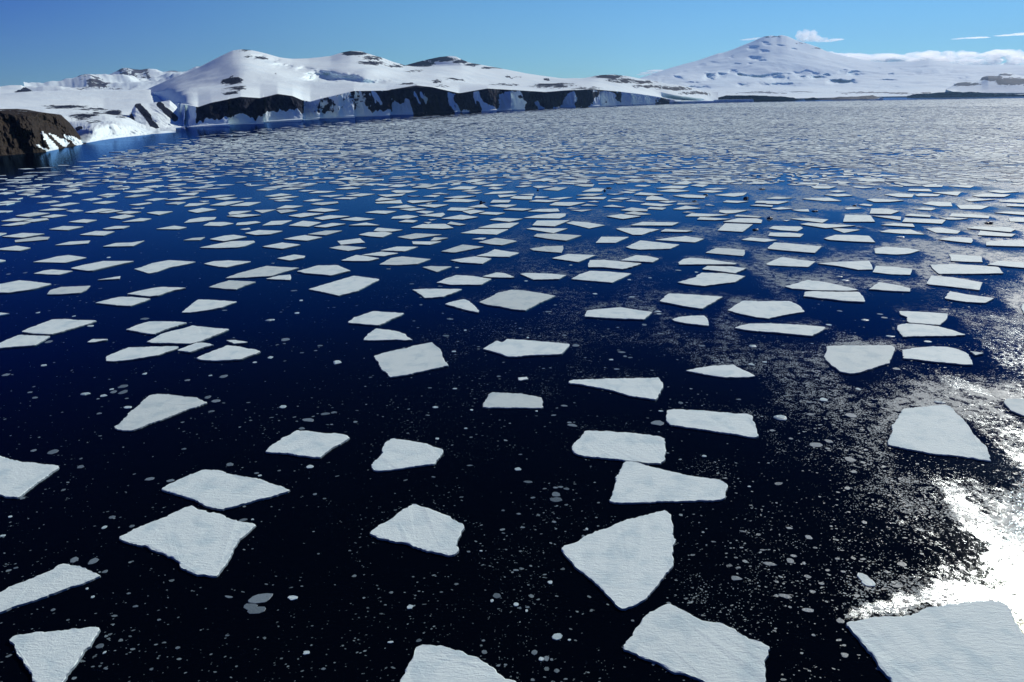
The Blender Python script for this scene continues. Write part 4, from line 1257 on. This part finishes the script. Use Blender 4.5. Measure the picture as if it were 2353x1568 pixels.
def band(d0, d1, cell, keep_fn, shrink, seed):
    r = np.random.default_rng(seed)
    xm = d1 * 0.95
    a = R(9)
    nx = int(2 * xm / cell) + 6; ny = int(d1 * 1.25 / cell) + 6
    gx, gy = np.meshgrid(np.arange(nx + 1), np.arange(ny + 1))
    px = (gx - nx / 2) * cell + ((gy % 2) * 0.5 + r.uniform(0, 1, gy.shape[0])[:, None] * 0.6) * cell + r.uniform(-.34, .34, gx.shape) * cell
    py = (gy - 2) * cell * .8 + r.uniform(-.28, .28, gx.shape) * cell
    X = px * math.cos(a) - py * math.sin(a); Y = px * math.sin(a) + py * math.cos(a)
    X = X + (fbm(X / 130, Y / 130, seed + 3, 3) - .5) * 60; Y = Y + (fbm(X / 150 + 9, Y / 150, seed + 4, 3) - .5) * 50
    P = np.stack([X, Y], -1)
    q = np.stack([P[:-1, :-1], P[:-1, 1:], P[1:, 1:], P[1:, :-1]], 2).reshape(-1, 4, 2)
    c = q.mean(1)
    dist = np.hypot(c[:, 0], c[:, 1])
    v, ok = accept(c[:, 0], c[:, 1])
    u, _ = project(c[:, 0], c[:, 1], 0.0)
    ok &= (dist >= d0) & (dist < d1) & (c[:, 1] > 0) & (v < row_limit(u))
    lead = np.interp(u, LEAD_U, LEAD_V)
    ok &= r.uniform(0, 1, len(c)) < keep_fn(dist, u, c) * (1 - .12 * smooth(v, 350, 425)) * (.12 + .88 * smooth(v - lead, 0, np.interp(u, [0, 900, 1500], [34, 14, 2])))
    q = q[ok]; c = c[ok]
    s = r.uniform(shrink[0], shrink[1], (len(q), 1, 1)) * r.uniform(.86, 1.06, (len(q), 4, 1))
    ang = r.normal(0, .22, len(q)); ca, sa = np.cos(ang)[:, None], np.sin(ang)[:, None]
    e = (q - c[:, None]) * s
    e = np.stack([e[..., 0] * ca - e[..., 1] * sa, e[..., 0] * sa + e[..., 1] * ca], -1)
    tri = r.uniform(0, 1, len(q)) < .13
    e[tri, 3] = e[tri, 2] * .55 + e[tri, 0] * .45
    q = c[:, None] + e
    h = r.uniform(.16, .40, len(q))
    add_prisms(q, h)
    return len(q)

keep = lambda a, b: (lambda d, u, c: (a + b * smooth(u, 200, 1900)) * (.62 + .7 * fbm(c[:, 0] / 60, c[:, 1] / 90, 77, 3)))
nb = 0
nb += band(300, 800, 9.6, keep(.44, .30), (.56, .88), 201)
nb += band(800, 1700, 11.5, keep(.62, .25), (.66, .95), 202)
nb += band(1700, 4200, 17, keep(.70, .22), (.72, .97), 203)
nb += band(4200, 13500, 38, keep(.9, .2), (.8, .98), 204)
# traced but smaller floes
sv, sf = [], []
for i, f in enumerate(floes[N_IND:]):
    verts, faces, fm = floe_geo(f['w'], f['h'], 9, 0, i + 900, False)
    b = nvt + len(sv)
    sv += verts; sf += [tuple(a + b for a in fc) for fc in faces]
allv = np.concatenate(FV).tolist() + [list(v) for v in sv]
allf = np.concatenate(FF).tolist() + sf
o = mesh_obj('ice_floes', allv, allf, [M_SNOW])
tag(o, 'countless far snow floes packed across the bay to the shore', 'pack ice', None, 'stuff')
print('far floes', nb, 'traced', len(floes))

# ------------------------------------------------------------------ slush density on the water, from the floes themselves
GX0, GX1, GY0, GY1, GC = -420, 460, 20, 640, 1.0
gxs = np.arange(GX0, GX1, GC); gys = np.arange(GY0, GY1, GC)
occ = np.zeros((len(gys), len(gxs)), np.float32)
for f in floes:
    P = f['w']
    ys = [p[1] for p in P]
    for iy in range(max(0, int((min(ys) - GY0) / GC)), min(len(gys), int((max(ys) - GY0) / GC) + 1)):
        y = GY0 + iy * GC + .5
        xs = []
        for i in range(len(P)):
            (ax, ay), (bx, by) = P[i], P[(i + 1) % len(P)]
            if (ay > y) != (by > y): xs.append(ax + (y - ay) / (by - ay) * (bx - ax))
        xs.sort()
        for k in range(0, len(xs) - 1, 2):
            a = int((xs[k] - GX0) / GC); b = int((xs[k + 1] - GX0) / GC) + 1
            if b > 0 and a < len(gxs): occ[iy, max(a, 0):min(b, len(gxs))] = 1
def shift(a, dx, dy):
    return np.roll(np.roll(a, int(round(dy)), 0), int(round(dx)), 1)
wake = np.zeros_like(occ); wind = np.zeros_like(occ)
for k in range(1, 15):
    wake = np.maximum(wake, shift(occ, -0.1 * k, -k) * (1 - k / 16))
    wind = np.maximum(wind, shift(occ, 0.3 * k, k) * (1 - k / 15) * (k < 9))
def blur(a, n=2):
    for _ in range(n):
        a = (a + shift(a, 1, 0) + shift(a, -1, 0) + shift(a, 0, 1) + shift(a, 0, -1)) / 5
    return a
wake = blur(wake); wind = blur(wind)
def slush_density(x, y):
    u, v = project(x, y, 0.0)
    d = np.hypot(x, y)
    base = smooth(u, 500, 2250) * .72 + .09
    base = base * np.interp(d, [60, 120, 200, 300, 600, 3000], [.30, .42, .62, .85, 1.0, 1.0])
    base = base + smooth(u, 1900, 2400) * .25 + smooth(d, 450, 1600) * .30
    lead = np.interp(u, LEAD_U, LEAD_V)
    base = base * smooth(v - lead, 0, 60)
    pn = fbm(x / 34 + 4, y / 46, 300, 5, .55)
    s = base * smooth(pn, .28, .60) * 1.5
    ix = np.clip(((x - GX0) / GC).astype(int), 0, len(gxs) - 1); iy = np.clip(((y - GY0) / GC).astype(int), 0, len(gys) - 1)
    inside = (x > GX0) & (x < GX1 - 1) & (y > GY0) & (y < GY1 - 1)
    wk = np.where(inside, wake[iy, ix], 0); wd = np.where(inside, wind[iy, ix], 0)
    s = s * (1 - .92 * wk) + wd * base * .75 * (1 - wk)
    return np.clip(s, 0, 1)

FILM = [
 [(1645,80),(1720,120),(1830,125),(1900,80),(2020,70),(2080,130),(2060,200),(1950,215),(1960,300),(2080,430),(2150,520),(2240,600),(2400,640),(2400,900),(2100,860),(2110,720),(2130,650),(2080,580),(1980,560),(1900,470),(1850,370),(1780,270),(1700,180)],
 [(1080,1130),(1300,1010),(1560,960),(1700,920),(1820,890),(2000,880),(2500,900),(2500,1400),(2353,1240),(2260,1060),(2180,1005),(2000,1005),(1820,1020),(1700,1045),(1500,1100),(1300,1120),(1190,1140)],
 [(1680,-599),(1790,-579),(1900,-549),(1980,-499),(2080,-449),(2130,-409),(2080,-399),(1990,-439),(1880,-459),(1810,-499),(1770,-549)],
 [(2130,-60),(2353,-40),(2500,60),(2353,40),(2240,20),(2140,0)],
 [(1130,220),(1300,170),(1400,190),(1420,60),(1250,-10),(1050,-20),(950,-90),(1100,-160),(1000,-120),(850,-80),(1000,60),(1100,120)]]
FILM = [[tuple(ground(1568.3 + x / 2.998, 1045.6 + y / 2.998)[:2]) for x, y in p] for p in FILM]
def in_poly(x, y, P):
    r_ = np.zeros(x.shape, bool)
    for i in range(len(P)):
        (ax, ay), (bx_, by_) = P[i], P[(i + 1) % len(P)]
        c_ = (ay > y) != (by_ > y)
        r_ ^= c_ & (x < ax + (y - ay) / (by_ - ay + 1e-9) * (bx_ - ax))
    return r_
def film_density(x, y):
    w_ = (fbm(x / 3.0, y / 3.0, 61, 3) - .5) * 2.5; w2_ = (fbm(x / 3.0, y / 3.0, 71, 3) - .5) * 2.5
    f_ = np.zeros(x.shape)
    for k_, P in enumerate(FILM):
        f_ = np.maximum(f_, in_poly(x + w_, y + w2_, P) * (.64 if k_ < 3 else .5 if k_ == 3 else 0.0))
    u, v = project(x, y, 0.0)
    d = np.hypot(x, y)
    g_ = smooth(u, 1850, 2330) * smooth(v, 300, 420) * .42 + smooth(u, 1300, 2200) * smooth(d, 180, 420) * .25
    ix = np.clip(((x - GX0) / GC).astype(int), 0, len(gxs) - 1); iy = np.clip(((y - GY0) / GC).astype(int), 0, len(gys) - 1)
    inside = (x > GX0) & (x < GX1 - 1) & (y > GY0) & (y < GY1 - 1)
    wk = np.where(inside, wake[iy, ix], 0)
    return np.maximum(f_, g_) * (1 - wk * .9)

def axis(lo, hi, step, far):
    a = list(np.arange(lo, hi, step)); s = step; x = a[-1]
    while x < far:
        s *= 1.12; x += s; a.append(x)
    return a
xs = axis(0, 300, 1.1, 60000); xs = [-x for x in xs[:0:-1]] + xs
ys = axis(0, 420, 1.1, 60000)
ys = [-60000, -20000, -6000, -2000, -600, -200, -60] + [y for y in ys]
GXm, GYm = np.meshgrid(np.array(xs), np.array(ys))
sl = np.where(GYm > 5, slush_density(GXm, np.maximum(GYm, 5.0)), 0.1)
nr, nc = GXm.shape
idx = np.arange(nr * nc).reshape(nr, nc)
wf = np.stack([idx[:-1, :-1], idx[:-1, 1:], idx[1:, 1:], idx[1:, :-1]], -1).reshape(-1, 4)
wv = np.stack([GXm, GYm, np.zeros_like(GXm)], -1).reshape(-1, 3)
wo_ = mesh_obj('water', wv.tolist(), wf.tolist(), M_WATER)
a = wo_.data.attributes.new('slush', 'FLOAT', 'POINT')
a.data.foreach_set('value', sl.reshape(-1).astype(np.float32))
a = wo_.data.attributes.new('film', 'FLOAT', 'POINT')
fl_ = np.where(GYm > 5, film_density(GXm, np.maximum(GYm, 5.0)), 0.0)
a.data.foreach_set('value', fl_.reshape(-1).astype(np.float32))
tag(wo_, 'dark blue bay water with slush between the floes', None, None, 'structure')

# ------------------------------------------------------------------ chips and small pans
def blob(rx, ry, ang, h, seed, n=9, lump=False):
    rr = random.Random(seed)
    o = []
    for i in range(n):
        a = 2 * math.pi * i / n + rr.uniform(-.2, .2)
        k = rr.uniform(.78, 1.12)
        x, y = math.cos(a) * rx * k, math.sin(a) * ry * k
        o.append((x * math.cos(ang) - y * math.sin(ang), x * math.sin(ang) + y * math.cos(ang)))
    verts = [(x, y, -.03) for x, y in o] + [(x * .93, y * .93, h * rr.uniform(.7, 1)) for x, y in o]
    faces = [(i, (i + 1) % n, (i + 1) % n + n, i + n) for i in range(n)]
    if lump:
        verts += [(x * .5 + rr.uniform(-.1, .1) * rx, y * .5, h * rr.uniform(1.2, 2.0)) for x, y in o]
        faces += [(i + n, (i + 1) % n + n, (i + 1) % n + 2 * n, i + 2 * n) for i in range(n)]
        faces.append(tuple(range(2 * n, 3 * n)))
    else:
        faces.append(tuple(range(n, 2 * n)))
    return verts, faces

ci = 0
for key, txt in CHIPS.items():
    x0, y0, s = TILES[key]
    for w in txt.split():
        cx_, cy_, ww, wh, kd = w.split(',')
        u = (x0 + float(cx_) / s) / 4096 * W; v = (y0 + float(cy_) / s) / 4096 * W
        g = ground(u, v, .05)
        dd = math.hypot(g.x, g.y, CAMZ)
        px2m = dd / FOC * (W / 4096) / s
        rx = float(ww) * px2m / 2
        ry = float(wh) * px2m / 2 * dd / CAMZ * .95
        ry = min(ry, rx * 1.5)
        white = kd == 'w'
        hh = .06 + .06 * rx if white else .04
        verts, faces = blob(rx, ry, random.Random(ci).uniform(-.35, .35), min(hh, .35), ci + 77, 10, white and rx > 1.0)
        o = mesh_obj('ice_chip', verts, faces, M_WCHIP if white else M_PAN)
        o.location = (g.x, g.y, 0)
        size = 'large' if float(ww) * float(wh) > 1500 else 'small' if float(ww) * float(wh) > 350 else 'tiny'
        tag(o, auto_label(size, 'white' if white else 'grey', u, v, 'ice chip' if white else 'ice pan'), 'ice chip', 'ice chips floating between the floes', 'thing')
        ci += 1

# uncountable small bits
N = 90000
r = np.random.default_rng(5)
uu = r.uniform(-60, W + 60, N * 3); vv = 430 + (1600 - 430) * r.uniform(0, 1, N * 3) ** 1.25
xr = (uu - W / 2) / FOC; yr = (HH / 2 - vv) / FOC
dx = fwd.x + rt.x * xr + up.x * yr; dy = fwd.y + rt.y * xr + up.y * yr; dz = fwd.z + rt.z * xr + up.z * yr
tt = -CAMZ / dz
bx = dx * tt; by = dy * tt
dens = slush_density(bx, by)
clump = fbm(bx / 5.5, by / 8, 411, 4, .6)
p = (.008 + .42 * dens) * smooth(clump, .34, .66) * 1.3 + .01
okb = r.uniform(0, 1, len(p)) < p
bx = bx[okb]; by = by[okb]; nbit = len(bx)
dd = np.hypot(bx, by)
sz = np.exp(r.normal(math.log(.075), .6, nbit)) * (1 + dd / 300)
sz = np.clip(sz, .03, .5)
k = 6
an = r.uniform(0, 6.28, nbit)[:, None] + np.arange(k) * 2 * math.pi / k
rad = sz[:, None] * r.uniform(.6, 1.15, (nbit, k))
el = r.uniform(.35, .9, nbit)[:, None]; ro = r.uniform(-.6, .6, nbit)[:, None]
ex = np.cos(an) * rad; ey = np.sin(an) * rad * el
vx = bx[:, None] + ex * np.cos(ro) - ey * np.sin(ro); vy = by[:, None] + ex * np.sin(ro) + ey * np.cos(ro)
zt = r.uniform(.015, .05, nbit)[:, None] + 0 * vx
top = np.stack([vx, vy, zt], -1).reshape(-1, 3)
fb = (np.arange(nbit)[:, None] * k + np.arange(k))
o = mesh_obj('ice_bits', top.tolist(), fb.tolist(), M_CHIP)
tag(o, 'specks of brash ice strewn between the floes', 'brash ice', None, 'stuff')
print('bits', nbit)

# dark lumps of old ice among the far floes
for i, w in enumerate(LUMPS.replace('\n', ' ').split()):
    key, cx_, cy_, ww, wh = w.split(',')
    x0, y0, s = TILES[key]
    u = (x0 + float(cx_) / s) / 4096 * W; v = (y0 + (float(cy_) + float(wh) / 2) / s) / 4096 * W
    g = ground(u, v, 0)
    dd = math.hypot(g.x, g.y)
    m = dd / FOC * (W / 4096) / s
    bm = bmesh.new()
    bmesh.ops.create_icosphere(bm, subdivisions=3, radius=1)
    for q in bm.verts:
        nn = mnoise.fractal(q.co * 1.4 + Vector((i * 9.1, 0, 0)), 1.0, 2.0, 4)
        q.co *= 1 + .35 * nn
        q.co.x *= float(ww) * m / 2; q.co.y *= float(ww) * m / 3.2; q.co.z = q.co.z * float(wh) * m * .62 + float(wh) * m * .25
    me = bpy.data.meshes.new('dark_ice_lump'); bm.to_mesh(me); bm.free(); me.materials.append(M_LUMP)
    o = bpy.data.objects.new('dark_ice_lump', me); scene.collection.objects.link(o)
    o.location = (g.x, g.y, 0)
    tag(o, auto_label('dark', 'old', u, v, 'ice lump'), 'ice lump', 'dark ice lumps among the far floes', 'thing')

# two icebergs off the far shore
def berg(pts, uvbase, depth, label, seed):
    """pts: top outline heights (u, vtop); flat water line at vbase"""
    us = [p[0] for p in pts]
    g0 = ground(sum(us) / len(us), uvbase, 0); D = math.hypot(g0.x, g0.y)
    n = 60
    bm = bmesh.new()
    rows = []
    for r_ in range(7):
        t = r_ / 6
        row = []
        for i in range(n + 1):
            u = us[0] + (us[-1] - us[0]) * i / n
            vt = float(np.interp(u, us, [p[1] for p in pts]))
            b = at(u, uvbase, D); tp = at(u, vt, D)
            jag = mnoise.noise(Vector((u * .4, seed, t))) * 6
            if r_ == 0: co = (b.x, b.y + jag, -2)
            elif r_ < 3: co = (b.x, b.y + jag + 6 * r_, (tp.z) * (.55 if r_ == 1 else 1.0))
            else: co = (b.x * (1 + (r_ - 2) * depth / D / 4), b.y + 12 + (r_ - 2) * depth / 4, tp.z if r_ < 6 else -2)
            row.append(bm.verts.new(co))
        rows.append(row)
    for a, b in zip(rows, rows[1:]):
        for i in range(n):
            bm.faces.new((a[i], a[i + 1], b[i + 1], b[i]))
    for e in (0, n):
        bm.faces.new([r_[e] for r_ in rows] if e == 0 else [r_[e] for r_ in rows][::-1])
    me = bpy.data.meshes.new('iceberg'); bm.to_mesh(me); bm.free(); me.materials.append(M_BERG)
    o = bpy.data.objects.new('iceberg', me); scene.collection.objects.link(o)
    tag(o, label, 'iceberg', None, 'thing')
berg([(1639, 234), (1641, 230), (1655, 229.5), (1730, 228.2), (1732, 229.5)], 235.0, 300, 'long flat-topped pale blue iceberg before the dark far cliff', 3)
berg([(1998, 230.5), (2010, 229.0), (2020, 227.2), (2025, 224.8), (2028, 224.5), (2029, 227)], 231.3, 160, 'small pointed iceberg off the end of the dark reef', 8)

# ------------------------------------------------------------------ clouds far beyond the volcano
def mat_cloud():
    m = new_mat('cloud_white'); t = NT(m)
    v = t.n('VolumePrincipled')
    v.inputs['Color'].default_value = (.97, .97, .98, 1)
    v.inputs['Density'].default_value = 0.0024
    v.inputs['Anisotropy'].default_value = 0.7
    o = t.n('OutputMaterial'); t.l(v.outputs[0], o.inputs['Volume'])
    return m
M_CLOUD = mat_cloud()
def cloud(name, puffs, dist, label, kind, seed, cat='cloud', sub=3, ns=2.2):
    bm = bmesh.new()
    rr = random.Random(seed)
    for (u, v, ru, rv) in puffs:
        d = dist * rr.uniform(.985, 1.015)
        c = at(u, v, d)
        m = d / FOC
        g = bmesh.ops.create_icosphere(bm, subdivisions=sub, radius=1)
        for q in g['verts']:
            n = mnoise.fractal(q.co * ns + Vector((u, v, 0)) * .3, .9, 2.1, 5)
            k = 1 + .38 * n
            q.co = Vector((q.co.x * ru * m * k + c.x, q.co.y * max(ru * .7, rv) * m * k + c.y, q.co.z * rv * m * k + c.z))
    for f in bm.faces: f.smooth = True
    me = bpy.data.meshes.new(name); bm.to_mesh(me); bm.free(); me.materials.append(M_CLOUD)
    o = bpy.data.objects.new(name, me); scene.collection.objects.link(o)
    tag(o, label, cat, None, kind)
rr = random.Random(4)
bank = []
for i in range(150):
    u = 1880 + 560 * (i / 150) + rr.uniform(-6, 6)
    topv = np.interp(u, [1880, 1920, 1960, 2000, 2050, 2090, 2150, 2200, 2300, 2353, 2440], [120, 122, 124, 125, 126, 122, 119, 118.5, 117, 117, 116])
    bot = np.interp(u, [1880, 2353, 2440], [126, 158, 160])
    v = topv + 5 + (bot - topv) * rr.random() ** 1.3
    bank.append((u, v, rr.uniform(9, 20), rr.uniform(4, 6.5)))
cloud('clouds', bank, 62000, 'long low white cloud bank beyond the snow slope', 'stuff', 5, 'clouds')
cloud('cloud', [(1842, 84, 11, 9), (1850, 78, 9, 8), (1858, 84, 13, 9), (1868, 78, 8, 7), (1872, 88, 12, 7), (1884, 92, 10, 5), (1850, 91, 12, 5), (1893, 92, 9, 4.5), (1836, 76, 5, 5)], 52000, 'puffy white cloud just beside the volcano summit', 'thing', 6)
cloud('cloud', [(1906, 94.5, 12, 2.2), (1918, 92, 12, 2.4), (1930, 91, 9, 1.6)], 52000, 'flat white wisp trailing off the summit cloud', 'thing', 7)
cloud('cloud', [(1714, 92, 12, .9), (1727, 90, 14, 1.1), (1740, 87.5, 10, .7)], 52000, 'faint white streak left of the volcano summit', 'thing', 8)
cloud('cloud', [(1490, 168, 18, 2), (1508, 163, 20, 2.2), (1475, 172, 12, 1.2)], 60000, 'thin white cloud over the volcano left foot', 'thing', 9)
cloud('cloud', [(2225, 88, 20, .8), (2245, 87, 22, 1.1), (2200, 90, 12, .6)], 60000, 'thin bright streak of cloud above the bank', 'thing', 10)
cloud('cloud', [(2310, 82, 18, .8), (2335, 80, 24, 1.0), (2365, 77, 24, 1.2)], 60000, 'thin slanting cloud streak at the photo edge', 'thing', 12)


# ------------------------------------------------------------------ the air between: far slopes fade towards blue
def make_haze():
    m = new_mat('haze_air'); t = NT(m)
    v = t.n('VolumePrincipled')
    v.inputs['Color'].default_value = (.34, .62, 1.0, 1)
    v.inputs['Density'].default_value = 1.0e-5
    v.inputs['Anisotropy'].default_value = 0.2
    o = t.n('OutputMaterial'); t.l(v.outputs[0], o.inputs['Volume'])
    x, y0, y1, z0, z1 = 40000, -3000, 42000, -60.0, 3400
    vs = [(a, b, c) for a in (-x, x) for b in (y0, y1) for c in (z0, z1)]
    fs = [(0, 1, 3, 2), (4, 6, 7, 5), (0, 4, 5, 1), (2, 3, 7, 6), (0, 2, 6, 4), (1, 5, 7, 3)]
    o = mesh_obj('haze', vs, fs, m)
    tag(o, 'thin blue air over the bay', None, None, 'stuff')
make_haze()
